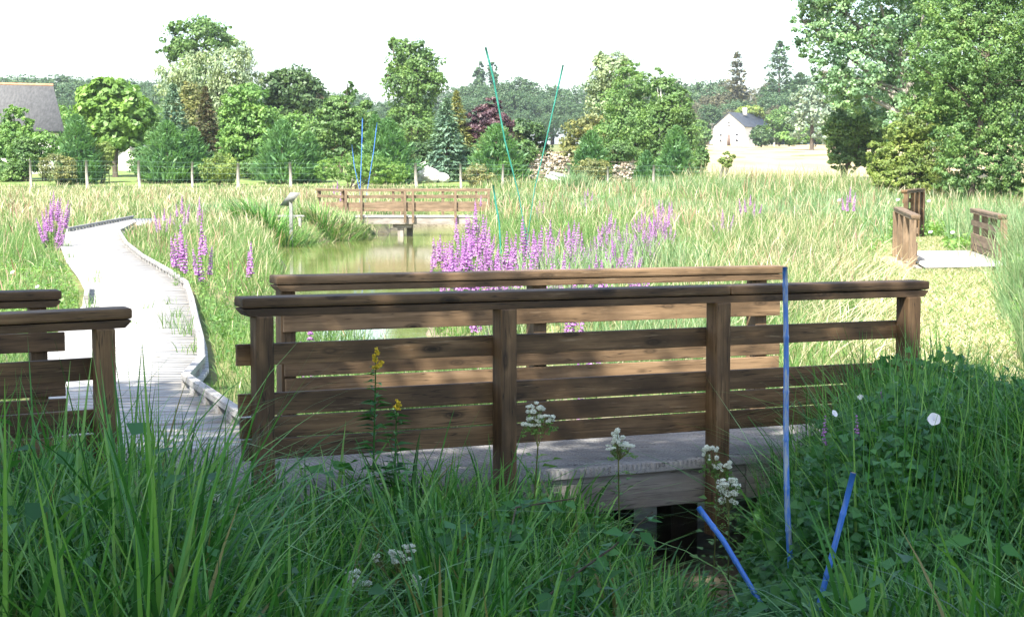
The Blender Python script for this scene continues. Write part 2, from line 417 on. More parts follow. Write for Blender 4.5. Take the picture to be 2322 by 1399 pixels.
def deck_mesh(s0, s1, w0, w1, z, line):
    """deck of cross planks, each with milled grooves; profile along the bridge, drawn out across it"""
    prof = []; s = s0; k = 0
    while s < s1:
        jz = .003*math.sin(k*1.7)
        prof += [(s, z-.035), (s+.0015, z+jz-.003), (s+.006, z+jz)]
        for g in range(1, 5):
            a = s + .028*g
            prof += [(a-.006, z+jz), (a-.0045, z+jz-.016), (a+.0045, z+jz-.016), (a+.006, z+jz)]
        prof += [(s+.134, z+jz), (s+.1385, z+jz-.003), (s+.14, z-.035)]
        prof += [(s+.1405, z-.035)]
        s += .147; k += 1
    V = []
    for ss, z_ in prof: V.append(line(ss, w0, z_)); V.append(line(ss, w1, z_))
    n = len(prof); Q = [(2*i, 2*i+1, 2*i+3, 2*i+2) for i in range(n-1)]
    for i in range(n): V.append(line(prof[i][0], w0, z-.05))
    Q += [(2*i, 2*i+2, 2*n+i+1, 2*n+i) for i in range(n-1)]
    return np.array([tuple(v) for v in V]), np.array(Q)[:, ::-1]
db = MB(); db.add(*deck_mesh(na-4.0, sb+.25, .005, W-.02, 0.0, on)); db.build('deck', M['deck'], bridge)
for w_, in ((.07,), (W-.09,)):
    for a, b in ((na-3.9, na+1.2), (na+1.205, na+3.5), (na+3.505, sb+.2)):
        board('beam', on(a, w_, -.152), on(b, w_, -.152), .09, .20, M['beam'], bridge)
M['pile'] = plain('pile timber in painted shade', (.02, .017, .013), (.05, .042, .032), 5, .8, .3)  # near-black colour paints in the shade under the deck
for s in (p_near[2]+.05, p_near[1]-1.6):
    for w_ in (.45, W-.22):
        me = board_mesh(1.1, .18, .18, .01); me.name = 'pile'; me.materials.append(M['pile']); o = link('pile', me, bridge)
        o.matrix_local = Matrix.Translation(on(s, w_, -.26-.55) - world_off(bridge)) @ Matrix.Rotation(RA, 4, 'Z') @ Matrix.Rotation(math.pi/2, 4, 'Y')

# ------------------------------------------------------------------ boardwalk
WR = [(rail_s(560, W), None)]
pR = [on(fa+.0, W+.02, 0), G(440, 880), G(474, 838), G(470, 790), G(456, 740), G(446, 695), G(432, 655), G(390, 625), G(330, 590), G(293, 560), G(275, 531), G(312, 511), Vector((-10.2, 56.6, 0)), Vector((-6.3, 59.2, 0))]
pL = [on(nb+.02, W+.02, 0), G(60, 885), G(95, 838), G(110, 790), G(140, 740), G(186, 695), G(192, 655), G(176, 625), G(150, 592), G(138, 560), G(148, 526), G(300, 496), Vector((-9.6, 58.2, 0)), Vector((-6.3, 60.6, 0))]
bw = MB()
for i in range(len(pR)-1):
    a, b, c, d = pL[i], pR[i], pR[i+1], pL[i+1]
    L = ((d-a).length + (c-b).length)/2; n = max(1, int(L/.145))
    for k in range(n):
        t0 = k/n + .012/L; t1 = (k+1)/n
        jz = RNG.uniform(-.004, .004)
        q = [a.lerp(d, t0), b.lerp(c, t0), b.lerp(c, t1), a.lerp(d, t1)]
        V = [(v.x, v.y, v.z+.004+jz) for v in q] + [(v.x, v.y, v.z-.03+jz) for v in q]
        bw.add(V, [(0, 1, 2, 3), (0, 4, 5, 1), (1, 5, 6, 2), (2, 6, 7, 3), (3, 7, 4, 0)])
walk = bw.build('boardwalk', M['grey_wood']); tag(walk, 'pale grey plank boardwalk winding away from the footbridge through the meadow', kind='structure')
def kerb(pts, ins, gaps=True):
    for a, b in zip(pts[:-1], pts[1:]):
        L = (b-a).length; dirn = (b-a).normalized(); sd = Vector((-dirn.y, dirn.x, 0))*ins
        board('kerb', a+sd+Vector((0, 0, .088)), b+sd+Vector((0, 0, .088)), .065, .05, M['kerb_wood'], walk, bev=.006)
        n = max(2, int(L/.55)+1)
        for k in range(n):
            p = a.lerp(b, (k+.12)/n if n > 1 else .5) + sd
            board('kerb_block', p-dirn*.09+Vector((0, 0, .03)), p+dirn*.09+Vector((0, 0, .03)), .055, .06, M['kerb_wood'], walk, bev=.004)
kerb([v.lerp(w, 0) for v, w in zip(pR[:11], pL[:11])], .06)
kerb([pR[10], pR[11]], .06)
kerb([pL[10], pL[11]], -.05)
kerb([pL[5].lerp(pL[6], .1), pL[6].lerp(pL[5], .05)], -.05)

# ------------------------------------------------------------------ far footbridge over the pond
def line_fn(A, B, outw):
    A = Vector(A); B = Vector(B); A.z = B.z = 0; ax = (B-A).normalized(); nv = Vector((-ax.y, ax.x, 0))
    return (lambda s, w, z: A + ax*s + nv*w + Vector((0, 0, z))), (B-A).length
fb_root = thing('footbridge', 'brown railed footbridge on dark piles crossing the far end of the pond', 'footbridge', (-4, 60.7, 0))
far, LF = line_fn(G(781, 490), G(1113, 490), 1)
pxs = lambda px: (G(px, 490)-G(781, 490)).length
railing(fb_root, far, 0, LF, [pxs(p) for p in (785, 820, 919, 937, 1033, 1108)], -1, .985, .985, -.25, M['brown_far'], s_board=(.1, LF-.05))
far2 = lambda s, w, z: far(s, w + 1.5, z)
railing(fb_root, far2, .9, LF, [pxs(p) for p in (885, 906, 1000, 1078)], 1, .985, .985, -.25, M['brown_far'], s_board=(1.0, LF-.05))
lf, LL = line_fn(P(718, 470, 62.4), P(784, 470, 60.75), 1)
railing(fb_root, lf, 0, LL-.12, [.07, LL-.3], 1, .995, .985, -.2, M['brown_far'], s_board=(.02, LL-.15))
db = MB(); db.add(*deck_mesh(-.2, LF+.4, .02, 1.48, 0.0, far)); db.build('deck', M['grey_wood'], fb_root)
for w_ in (.10, 1.42): board('beam', far(-.2, w_, -.18), far(LF+.3, w_, -.18), .09, .24, M['beam'], fb_root)
for px, w_ in ((907, .35), (925, 1.1)):
    c = far(pxs(px), w_, 0)
    me = board_mesh(1.3, .22, .22, .01); me.name = 'pile'; me.materials.append(M['beam']); o = link('pile', me, fb_root)
    o.matrix_local = Matrix.Translation(c + Vector((0, 0, -.95)) - world_off(fb_root)) @ Matrix.Rotation(math.pi/2, 4, 'Y')
board('cross_head', far(pxs(890), .35, -.36), far(pxs(933), .35, -.36), .3, .16, M['beam'], fb_root)

# ------------------------------------------------------------------ information board on its post
c = P(660, 500, 53.0)
ip = thing('information_board', 'tilted grey information panel on a square post at the edge of the pond', 'sign', (c.x, c.y, z1(c.x, c.y)))
top = P(661, 447, 53.0).z
M['panel2'] = plain('grey post paint', (.17, .17, .165), (.26, .26, .25), 5, .7)
me = board_mesh(top+.1-z1(c.x, c.y)+.2, .10, .10, .006); me.name = 'post'; me.materials.append(M['grey_wood']); me.materials.clear(); me.materials.append(M['panel2']); o = link('post', me, ip)
o.matrix_local = Matrix.Translation(Vector((c.x, c.y, (top+.1+z1(c.x, c.y)-.2)/2)) - world_off(ip)) @ Matrix.Rotation(math.pi/2, 4, 'Y')
M['panel'] = plain('weathered panel board', (.20, .20, .20), (.30, .30, .29), 5, .6)
A_, B_, C_, D_ = P(636, 466, 53.35), P(655, 467, 53.1), P(682, 438, 52.45), P(657, 437, 52.7)
mid = (A_+B_+C_+D_)/4; ux = ((B_-A_)+(C_-D_))/2; uy = ((D_-A_)+(C_-B_))/2
mb = MB(); V = [];
nn = ux.cross(uy).normalized()
for k in (-.02, .02): V += [mid + ux*a*.5 + uy*b*.5 + nn*k for a, b in ((-1, -1), (1, -1), (1, 1), (-1, 1))]
V = [tuple(v) for v in V]
mb.add(V, [(0, 3, 2, 1), (4, 5, 6, 7), (0, 1, 5, 4), (1, 2, 6, 5), (2, 3, 7, 6), (3, 0, 4, 7)]); mb.build('panel', M['panel'], ip)
for k in (-.25, .12): board('bracket', mid + ux*(.1) + uy*(k-.1) - nn*.035, mid + ux*(.1) + uy*(k+.28) - nn*.035, .05, .04, M['grey_wood'], ip)
st = thing('bench', 'low grey timber bench beside the post of the information board', 'bench', (c.x-.2, c.y+1.2, z1(c.x, c.y+1.2)))
board('seat', P(628, 490, 54.0), P(686, 490, 54.4), .35, .05, M['grey_wood'], st)
for px in (634, 680): 
    q = P(px, 492, 54.2); board('leg', q+Vector((0, -.12, -.16)), q+Vector((0, .12, -.16)), .08, .26, M['grey_wood'], st)

# ------------------------------------------------------------------ small footbridge on the mown path, and the railing beyond it
gb = thing('footbridge', 'short footbridge with bright plank deck and brown railings on the mown path', 'footbridge', (7.9, 31, 0))
Rn, Rf = P(2266, 595, 29.6), P(2202, 580, 33.4); Ln, Lf = P(2079, 590, 29.2), P(2038, 575, 33.0)
rl, rL = line_fn(Rn, Rf, 1); ll, lL = line_fn(Ln, Lf, 1)
railing(gb, rl, 0, rL, [.07, 1.35, 2.5, rL-.1], -1, P(2266, 487, 29.6).z, P(2202, 472, 33.4).z, -.15, M['brown_far'], s_board=(.05, rL-.02))
railing(gb, ll, 0, lL, [.07, 1.35, 2.5, lL-.1], 1, P(2079, 487, 29.2).z, P(2038, 469, 33.0).z, -.15, M['brown_far'], s_board=(.05, lL-.02))
M['deck_pale'] = timber('pale deck timber', (.42, .41, .39), (.55, .54, .52), (.66, .65, .63), vary=.0, pale=(.7, .69, .66))  # palest of the plank tones
mb = MB(); n = 30; a, b, c_, d = ll(-.9, -.06, 0), rl(-.9, .0, 0), rl(rL+.2, .0, 0), ll(lL+.2, -.06, 0)
for k in range(n):
    t0 = k/n + .004; t1 = (k+1)/n; q = [a.lerp(d, t0), b.lerp(c_, t0), b.lerp(c_, t1), a.lerp(d, t1)]
    V = [(v.x, v.y, v.z+.03) for v in q] + [(v.x, v.y, v.z-.02) for v in q]
    mb.add(V, [(0, 1, 2, 3), (0, 4, 5, 1), (1, 5, 6, 2), (2, 6, 7, 3), (3, 7, 4, 0)])
mb.build('deck', M['deck_pale'], gb)
for l_, L_ in ((rl, rL), (ll, lL)): board('beam', l_(-.8, .03, -.10), l_(L_+.2, .03, -.10), .09, .15, M['beam'], gb)
fr = thing('railing', 'little dark railing among the green growth beyond the short path bridge', 'railing', (P(2066, 455, 43).x, 43, 0))
q0, q1 = P(2046, 480, 42.2), P(2087, 480, 43.9); f3, L3 = line_fn(q0, q1, 1)
railing(fr, f3, 0, L3, [.08, L3*.42, L3*.68, L3-.1], -1, P(2046, 431, 42.2).z, P(2087, 427, 43.9).z, z1(q0.x, q0.y)-.2, M['brown'], s_board=(.04, L3-.02))

# ------------------------------------------------------------------ mown path
M['mown'] = plain('mown dry grass', (.26, .27, .11), (.48, .43, .24), 1.3, .95, .4, .1, (1, .5, 1))
PATHC = [(2.75, 10.4, 1.2), (3.35, 12.5, 1.25), (4.2, 16, 1.3), (5.6, 21.5, 1.35), (7.05, 27, 1.3), (7.55, 29.3, 1.2), (7.9, 32.5, 1.2), (8.5, 35.0, 1.2), (9.4, 38.5, 1.2), (10.8, 43, 1.2)]
pv = []; pq = []
for i, (x, y, w) in enumerate(PATHC):
    j, k = max(0, i-1), min(len(PATHC)-1, i+1); t = Vector((PATHC[k][0]-PATHC[j][0], PATHC[k][1]-PATHC[j][1])).normalized()
PC = np.array(PATHC); tt = np.linspace(0, len(PC)-1, 110)
cx_ = np.interp(tt, np.arange(len(PC)), PC[:, 0]); cy_ = np.interp(tt, np.arange(len(PC)), PC[:, 1]); cw_ = np.interp(tt, np.arange(len(PC)), PC[:, 2])
tx_ = np.gradient(cx_); ty_ = np.gradient(cy_); ln = np.hypot(tx_, ty_); tx_, ty_ = tx_/ln, ty_/ln
rows = np.linspace(-1, 1, 9); PVX = cx_[:, None] + ty_[:, None]*rows*cw_[:, None]*.62; PVY = cy_[:, None] - tx_[:, None]*rows*cw_[:, None]*.62
PVZ = zt(PVX, PVY) + .03; ii = np.arange(PVX.size).reshape(PVX.shape)
tag(link('path', npmesh('path', np.stack([PVX, PVY, PVZ], -1), np.stack([ii[:-1, :-1], ii[:-1, 1:], ii[1:, 1:], ii[1:, :-1]], -1).reshape(-1, 4), [M['mown']], smooth=True)),
    'mown pale grass path running from the end of the near footbridge to the short path bridge', kind='structure')
def path_dist(x, y):
    d = np.full(np.shape(x), 1e9)
    for i in range(len(PATHC)-1): d = np.minimum(d, seg_dist(x, y, PATHC[i][:2], PATHC[i+1][:2]))
    return d

# ------------------------------------------------------------------ wire fence along the garden
fence = thing('fence', 'old split post and wire fence between the meadow and the garden trees', 'fence', (-8, 89, z1(-8, 89)))
fposts = [(68, 364, 89), (195, 363, 89), (314, 364, 89), (436, 367, 89), (540, 370, 89), (657, 368, 89), (800, 371, 89), (942, 370, 89), (1044, 371, 88), (1141, 372, 88), (1290, 376, 88), (1378, 378, 88), (1483, 374, 88), (1640, 380, 87)]
fp = []
for k, (px, py, d) in enumerate(fposts):
    t = P(px, py, d); lean = random.uniform(-.06, .06) if px != 1640 else .35
    b_ = Vector((t.x - lean*1.2, t.y, z1(t.x, t.y)-.15)); r = random.uniform(.065, .095)
    mb = MB(); mb.add(*tube([b_, b_.lerp(t, .5)+Vector((random.uniform(-.03, .03), 0, 0)), t], [r*1.05, r, r*.9], 7)); mb.build('post', M['post_wood'], fence, smooth=False)
    fp.append((b_, t))
M['wire'] = plain('green coated wire', (.12, .22, .17), (.16, .26, .2), 8, .5)
mb = MB()
for (b0, t0), (b1, t1) in zip(fp[:-1], fp[1:]):
    for q in (.15, .4, .62, .82, .97):
        mb.add(*tube([b0.lerp(t0, q)+Vector((0, -.09, 0)), (b0.lerp(t0, q)+b1.lerp(t1, q))/2+Vector((0, -.09, -.02)), b1.lerp(t1, q)+Vector((0, -.09, 0))], .004, 3, False))
    L = (b1-b0).length; n = int(L/.25)
    for k in range(n):
        a = b0.lerp(b1, k/n); b = t0.lerp(t1, k/n); mb.add(*tube([a.lerp(b, .15)+Vector((0, -.09, 0)), a.lerp(b, .97)+Vector((0, -.09, 0))], .002, 3, False))
mb.build('wire_netting', M['wire'], fence)

# ------------------------------------------------------------------ log stacks, tarpaulin, stones
def logmat():
    m, nt, pb, out = mat_new('split firewood')
    g = N(nt, 'ShaderNodeNewGeometry')
    nt.links.new(ramp(nt, [(0, (.10, .075, .055)), (.35, (.25, .20, .15)), (.7, (.42, .36, .29)), (1, (.56, .50, .43))], g.outputs['Random Per Island']).outputs[0], pb.inputs['Base Color'])
    pb.inputs['Roughness'].default_value = .9; return m
M['log'] = logmat()
def logpile(px0, px1, py0, py1, d, label):
    a = P(px0, py1, d); b = P(px1, py0, d); zb = z1((a.x+b.x)/2, d)
    root = thing('log_stack', label, 'log stack', ((a.x+b.x)/2, d, zb), 'stacks of split firewood'); mb = MB(); z = zb; r = random.Random(px0)
    H = b.z - zb
    while z < zb + H:
        x = a.x + r.uniform(0, .12)
        while x < b.x:
            w = r.uniform(.10, .24); h = r.uniform(.07, .15)
            if z + h < zb + H*(1 - .12*math.sin(x*3+px0)**2):
                ang = r.uniform(-.5, .5); c = Vector((x+w/2, d+r.uniform(-.14, .1), z+h/2))
                mb.add(*boxv(c, (math.cos(ang), 0, math.sin(ang)), (0, 1, 0), (-math.sin(ang), 0, math.cos(ang)), w/2*r.uniform(.7, 1), .45, h/2*r.uniform(.7, 1.1)))
            x += w*.93
        z += .10
    mb.build('logs', M['log'], root); 
    sh = MB(); 
    for k in range(5):
        x = a.x + (b.x-a.x)*(k+.5)/5; sh.add(*boxv((x, d, zb+H+r.uniform(-.04, .08)), (1, 0, r.uniform(-.1, .1)), (0, 1, 0), (0, 0, 1), (b.x-a.x)/9, .4, .02))
    sh.build('cover_sheet', M['bark'], root)
logpile(1196, 1290, 346, 398, 97, 'tall stack of split firewood beside the blue green cane tops')
logpile(1385, 1462, 368, 402, 96, 'low stack of split firewood beside the round dark shrub')
M['tarp'] = plain('pale tarpaulin', (.36, .37, .38), (.52, .53, .53), 3, .6, .4)
def lump(name, label, cat, px, py, rx, rz, d, mat, seed, group=None):
    c = P(px, py, d); rr = np.random.default_rng(seed); bm = bmesh.new(); bmesh.ops.create_icosphere(bm, subdivisions=(4 if cat == 'tarpaulin' else 2), radius=1)
    ph = rr.uniform(0, 6, 6)
    for v in bm.verts:
        n = v.co.copy(); k = 1 + .22*math.sin(n.x*3+ph[0]+n.y*2) + .16*math.sin(n.z*5+ph[1]+n.x*4) + .07*math.sin(n.x*11+ph[2])*math.cos(n.z*9+ph[3])
        v.co = Vector((n.x*rx*k, n.y*rx*.7*k, n.z*rz*k))
    me = bpy.data.meshes.new(name); bm.to_mesh(me); bm.free(); me.materials.append(mat); o = link(name, me); o.location = c
    return tag(o, label, cat, group)
lump('tarpaulin', 'crumpled pale tarpaulin heaped at the foot of the tall firewood stack', 'tarpaulin', 1266, 402, .62, .24, 94, M['tarp'], 1)
M['rock'] = plain('pale limestone', (.34, .33, .30), (.52, .51, .48), 2.5, .9, .6)
for k, (px, py, rx, rz) in enumerate(((950, 392, .5, .55), (975, 400, .55, .4), (1005, 404, .45, .3))):
    lump('stone_block', ('tall pale stone', 'broad pale stone', 'small low pale stone')[k] + ' of the heap in front of the blue green spruce', 'stone', px, py, rx, rz, 95, M['rock'], 10+k, 'pale stones heaped in the garden')

# ------------------------------------------------------------------ buildings
M['render_white'] = plain('white render', (.68, .65, .60), (.80, .77, .72), .8, .9, .1)
M['slate'] = plain('old slate', (.085, .085, .083), (.155, .153, .148), 3.0, .8, .3, .3, (3, 1, 1))
M['slate_dark'] = plain('dark slate', (.035, .042, .055), (.06, .07, .085), 2.0, .6, .2)
M['tile'] = plain('orange ridge tile', (.26, .14, .08), (.38, .23, .14), 3, .8)
M['glass_dark'] = plain('dark window glass', (.02, .02, .025), (.05, .05, .055), 1, .15, 0, .6)
M['door'] = plain('brown door', (.10, .07, .06), (.15, .11, .09), 2, .6)
M['frame'] = plain('pale frame', (.6, .58, .55), (.7, .68, .64), 2, .6)
def house(label, cat, name, corner, rot, wid, length, eave, ridge, base, wallm, roofm, over=.25, ridge_tiles=False, chimney=None):
    """gable wall of width wid starts at corner and runs along the local x axis, the ridge runs back along local y"""
    root = thing(name, label, cat, (corner.x, corner.y, base)); R = Matrix.Rotation(rot, 3, 'Z')
    def L(x, y, z): return corner*1.0 - Vector((0, 0, corner.z)) + R @ Vector((x, y, 0)) + Vector((0, 0, base+z))
    w = MB(); z0 = -.8
    pts = [(0, 0), (wid, 0), (wid, length), (0, length)]
    def quad(*p): w.add([tuple(L(*q)) for q in p], [(0, 1, 2, 3)])
    quad((0, 0, z0), (wid, 0, z0), (wid, 0, eave), (0, 0, eave)); quad((wid, 0, z0), (wid, length, z0), (wid, length, eave), (wid, 0, eave))
    quad((wid, length, z0), (0, length, z0), (0, length, eave), (wid, length, eave)); quad((0, length, z0), (0, 0, z0), (0, 0, eave), (0, length, eave))
    for y in (0, length):
        w.add([tuple(L(0, y, eave)), tuple(L(wid, y, eave)), tuple(L(wid*.75, y, eave+(ridge-eave)*.5)), tuple(L(wid*.25, y, eave+(ridge-eave)*.5))], [(0, 1, 2, 3)])
        w.add([tuple(L(wid*.25, y, eave+(ridge-eave)*.5)), tuple(L(wid*.75, y, eave+(ridge-eave)*.5)), tuple(L(wid*.5+.002, y, ridge)), tuple(L(wid*.5-.002, y, ridge))], [(0, 1, 2, 3)])
    w.build('wall', wallm, root)
    rf = MB(); sl_ = (ridge-eave)/(wid/2); t = .16
    for sx in (-1, 1):
        xe = wid/2 + sx*(wid/2+over); ze = eave - sl_*over
        top = [(wid/2, -over, ridge+t), (xe, -over, ze+t), (xe, length+over, ze+t), (wid/2, length+over, ridge+t)]
        bot = [(x, y, z-t+.01) for x, y, z in top]
        V = [tuple(L(*q)) for q in top+bot]
        rf.add(V, [(0, 1, 2, 3), (7, 6, 5, 4), (0, 4, 5, 1), (1, 5, 6, 2), (2, 6, 7, 3)])
    ro = rf.build('roof', roofm, root)
    if ridge_tiles:
        rt = MB(); rt.add(*tube([L(wid/2, -over, ridge+t), L(wid/2, length+over, ridge+t)], .10, 6)); rt.build('ridge_tiles', M['tile'], ro)
    if chimney:
        ch = MB(); ch.add(*boxv(L(wid/2+chimney[0], chimney[1], ridge+.35), R @ Vector((1, 0, 0)), R @ Vector((0, 1, 0)), (0, 0, 1), .35, .3, .75)); ch.build('chimney', wallm, ro)
    return root, L
def opening(root, L, name, x0, x1, za, zb, mat, y=0, frame=True):
    f = MB(); c = [(x0, za), (x1, za), (x1, zb), (x0, zb)]; fr_ = .08
    if frame:
        for (a0, a1, b0, b1) in ((x0-fr_, x1+fr_, zb, zb+fr_), (x0-fr_, x1+fr_, za-fr_, za), (x0-fr_, x0, za, zb), (x1, x1+fr_, za, zb)):
            V = [tuple(L(xx, yy, zz)) for yy in (y-.05, y+.05) for xx, zz in ((a0, b0), (a1, b0), (a1, b1), (a0, b1))]
            f.add(V, [(0, 1, 2, 3), (7, 6, 5, 4), (0, 4, 5, 1), (1, 5, 6, 2), (2, 6, 7, 3), (3, 7, 4, 0)])
        o = f.build(name, M['frame'], root); nm = 'pane' if name == 'window' else 'leaf'
    else: o = root; nm = name
    g = MB(); V = [tuple(L(xx, yy, zz)) for yy in (y-.02, y+.02) for xx, zz in c]
    g.add(V, [(0, 1, 2, 3), (7, 6, 5, 4), (0, 4, 5, 1), (1, 5, 6, 2), (2, 6, 7, 3), (3, 7, 4, 0)]); g.build(nm, mat, o)
D_H = 330; hb = P(1650, 332, D_H).z; k_ = D_H/F
c0 = P(1618, 332, D_H)
hr, hL = house('white gabled house with dark slate roof at the top of the straw field', 'house', 'house', c0, math.radians(-31), 68*k_*1.10, 13.5, 44*k_, 74*k_, hb, M['render_white'], M['slate_dark'], .3, False, (1.0, 5.5))
wd = 68*k_*1.10
for x in (.24, .76):
    opening(hr, hL, 'window', wd*x-.35, wd*x+.35, 22.5*k_, 27*k_, M['glass_dark']); opening(hr, hL, 'window', wd*x-.3, wd*x+.3, 9*k_, 15*k_, M['glass_dark'])
opening(hr, hL, 'door', wd*.5-.38, wd*.5+.38, 0, 26*k_, M['door']); opening(hr, hL, 'window', wd*.5-.2, wd*.5+.2, 50*k_, 55*k_, M['glass_dark']); opening(hr, hL, 'window', wd*.5-.2, wd*.5+.2, 43*k_, 48*k_, M['glass_dark'])
# barn: ridge runs to the left out of the frame, its roof slope faces the viewpoint
D_B = 112; kb = D_B/F; bb = z1(-35, D_B)
c0 = P(148, 320, D_B)
br, bL = house('old barn with grey slate roof and orange ridge tiles among the garden trees', 'barn', 'barn', Vector((c0.x, c0.y-1.5, 0)), math.radians(90+25), 7.2, 14, P(0, 300, D_B-1).z-bb+.15, P(0, 200, D_B+2.4).z-bb, bb, M['render_white'], M['slate'], .3, True)
c0 = P(308, 340, 117)
sr, sL = house('small white outbuilding half hidden behind the bright linden trunk', 'outbuilding', 'outbuilding', Vector((P(268, 340, 117).x, 117, 0)), math.radians(-14), 1.5, 4, 1.2, 1.75, z1(c0.x, 117), M['render_white'], M['slate'], .15)

# ------------------------------------------------------------------ utility poles near the house
def upole(px, pt, pb_, d, label, lamp):
    b_ = P(px, pb_, d); t = P(px, pt, d); root = thing('utility_pole', label, 'pole', (b_.x, b_.y, b_.z-.3)); mb = MB()
    mb.add(*tube([b_-Vector((0, 0, .5)), t], [.17, .11], 8)); mb.build('shaft', M['post_wood'], root)
    if lamp: q = MB(); q.add(*boxv(t+Vector((-.2, 0, .1)), (1, 0, .1), (0, 1, 0), (0, 0, 1), .45, .18, .12)); q.build('lamp_head', M['frame'], root)
    else: q = MB(); q.add(*boxv(t+Vector((0, 0, -.3)), (1, 0, 0), (0, 1, 0), (0, 0, 1), .5, .05, .05)); q.build('crossarm', M['post_wood'], root)
upole(1756, 276, 330, 300, 'grey street lamp pole standing at the edge of the straw field', True)
upole(1615, 279, 318, 335, 'grey pole at the near corner of the white house', False)

# ------------------------------------------------------------------ leaf and blade geometry
def unit(a): return a/np.maximum(np.linalg.norm(a, axis=-1, keepdims=True), 1e-9)
def leaves(Cn, Nn, L, Wd, rng, axis_hint=None):
    """one diamond leaf per centre; returns vertices and quads"""
    n = len(Cn); Nn = unit(Nn)
    h = rng.normal(size=(n, 3)) if axis_hint is None else axis_hint
    a = unit(h - Nn*(h*Nn).sum(1, keepdims=True)); b = np.cross(Nn, a)
    L = np.broadcast_to(np.asarray(L, float), (n,))[:, None]; Wd = np.broadcast_to(np.asarray(Wd, float), (n,))[:, None]
    k = rng.uniform(-.12, .12, (n, 1))
    V = np.stack([Cn - a*L*.5, Cn + b*Wd*.5 + a*L*k, Cn + a*L*.5, Cn - b*Wd*.5 + a*L*k], 1).reshape(-1, 3)
    return V, np.arange(4*n).reshape(n, 4)
def blades(bx, by, bz, h, w, az, lean, curl, prof, rng, twist=.5, kink=None):
    n = len(bx); seg = len(prof)-1; t = np.linspace(0, 1, seg+1)[None, :]
    hh = h[:, None]; dr = (lean[:, None]*t + curl[:, None]*t**2.2)*hh
    zz = hh*t*(1 - .42*np.minimum(curl[:, None], 1.9)*t**1.6) - .0
    if kink is not None:                                                    # a blade that has snapped over at part of its height
        k = kink[:, None]; over = np.maximum(t - k, 0); zk = np.where(t > k, hh*(k - over*.55), zz); dr = np.where(k < 1, dr + over*hh*.85, dr); zz = np.where(k < 1, zk, zz)
    ca, sa_ = np.cos(az)[:, None], np.sin(az)[:, None]
    X = bx[:, None] + ca*dr; Y = by[:, None] + sa_*dr; Z = bz[:, None] + zz
    tw = az + math.pi/2 + rng.normal(0, twist, n); wx, wy = np.cos(tw)[:, None], np.sin(tw)[:, None]
    ww = w[:, None]*np.asarray(prof)[None, :]*.5
    V = np.stack([np.stack([X-wx*ww, Y-wy*ww, Z], -1), np.stack([X+wx*ww, Y+wy*ww, Z], -1)], 2).reshape(-1, 3)
    base = (np.arange(n)*(seg+1)*2)[:, None]; k = np.arange(seg)[None, :]*2
    Q = np.stack([base+k, base+k+1, base+k+3, base+k+2], -1).reshape(-1, 4)
    return V, Q
BLADE = [.75, 1.0, .85, .55, .06]; BLADE6 = [.7, .95, 1.0, .9, .7, .42, .04]; STRAW = [.45, .4, .4, 1.1, .9, .1]; SHORT = [.8, 1.0, .6, .05]

# ------------------------------------------------------------------ trees
LM = {}; GAIN[0] = 1.5
LM['mid'] = leafmat('mid green leaves', [(.05, .10, .03), (.085, .155, .045), (.125, .20, .065)], .4)
LM['dark'] = leafmat('dark green leaves', [(.025, .055, .020), (.045, .085, .030), (.07, .12, .04)], .30)
LM['bright'] = leafmat('bright yellow green leaves', [(.08, .155, .03), (.115, .20, .045), (.155, .25, .07)], .42)
LM['fresh'] = leafmat('fresh green leaves', [(.06, .13, .03), (.10, .19, .05), (.16, .26, .07)], .40)
LM['willow'] = leafmat('grey green willow leaves', [(.11, .15, .085), (.17, .22, .12), (.24, .29, .17)], .35)
LM['silver'] = leafmat('silver white leaves', [(.11, .155, .10), (.16, .21, .155), (.22, .265, .21)], .25)
LM['cypress'] = leafmat('feathery cypress sprays', [(.05, .115, .045), (.08, .165, .062), (.115, .215, .08)], .3)
LM['spruce'] = leafmat('dark spruce needles', [(.03, .06, .035), (.05, .085, .045), (.08, .115, .05)], .18)
LM['blue'] = leafmat('blue green needles', [(.052, .10, .06), (.08, .14, .088), (.115, .175, .115)], .2)
LM['olive'] = leafmat('olive leaves', [(.08, .10, .035), (.13, .145, .05), (.19, .18, .07)], .35)
LM['rust'] = leafmat('dark reddish needles', [(.035, .04, .02), (.075, .05, .025), (.05, .075, .03)], .2)
LM['copper'] = leafmat('copper purple leaves', [(.035, .018, .026), (.06, .03, .04), (.09, .05, .05)], .25, tr_tint=(1.2, .8, .9))
LM['alder'] = leafmat('alder leaves', [(.042, .10, .030), (.075, .15, .045), (.115, .20, .062), (.165, .225, .088)], .42)
LM['poplar'] = leafmat('poplar leaves with pale undersides', [(.05, .115, .05), (.09, .18, .075), (.15, .25, .12), (.32, .39, .29)], .42)
LM['buff'] = leafmat('dry buff green leaves', [(.13, .13, .05), (.20, .18, .08), (.12, .16, .05)], .35)
LM['gold'] = leafmat('golden green leaves', [(.12, .17, .04), (.19, .22, .06), (.09, .16, .035)], .4)
LM['wood'] = leafmat('distant wood leaves', [(.030, .065, .030), (.048, .090, .040), (.07, .12, .052)], .3)
LM['woodbrown'] = leafmat('distant pine needles', [(.05, .06, .03), (.075, .075, .04), (.10, .09, .05)], .2)

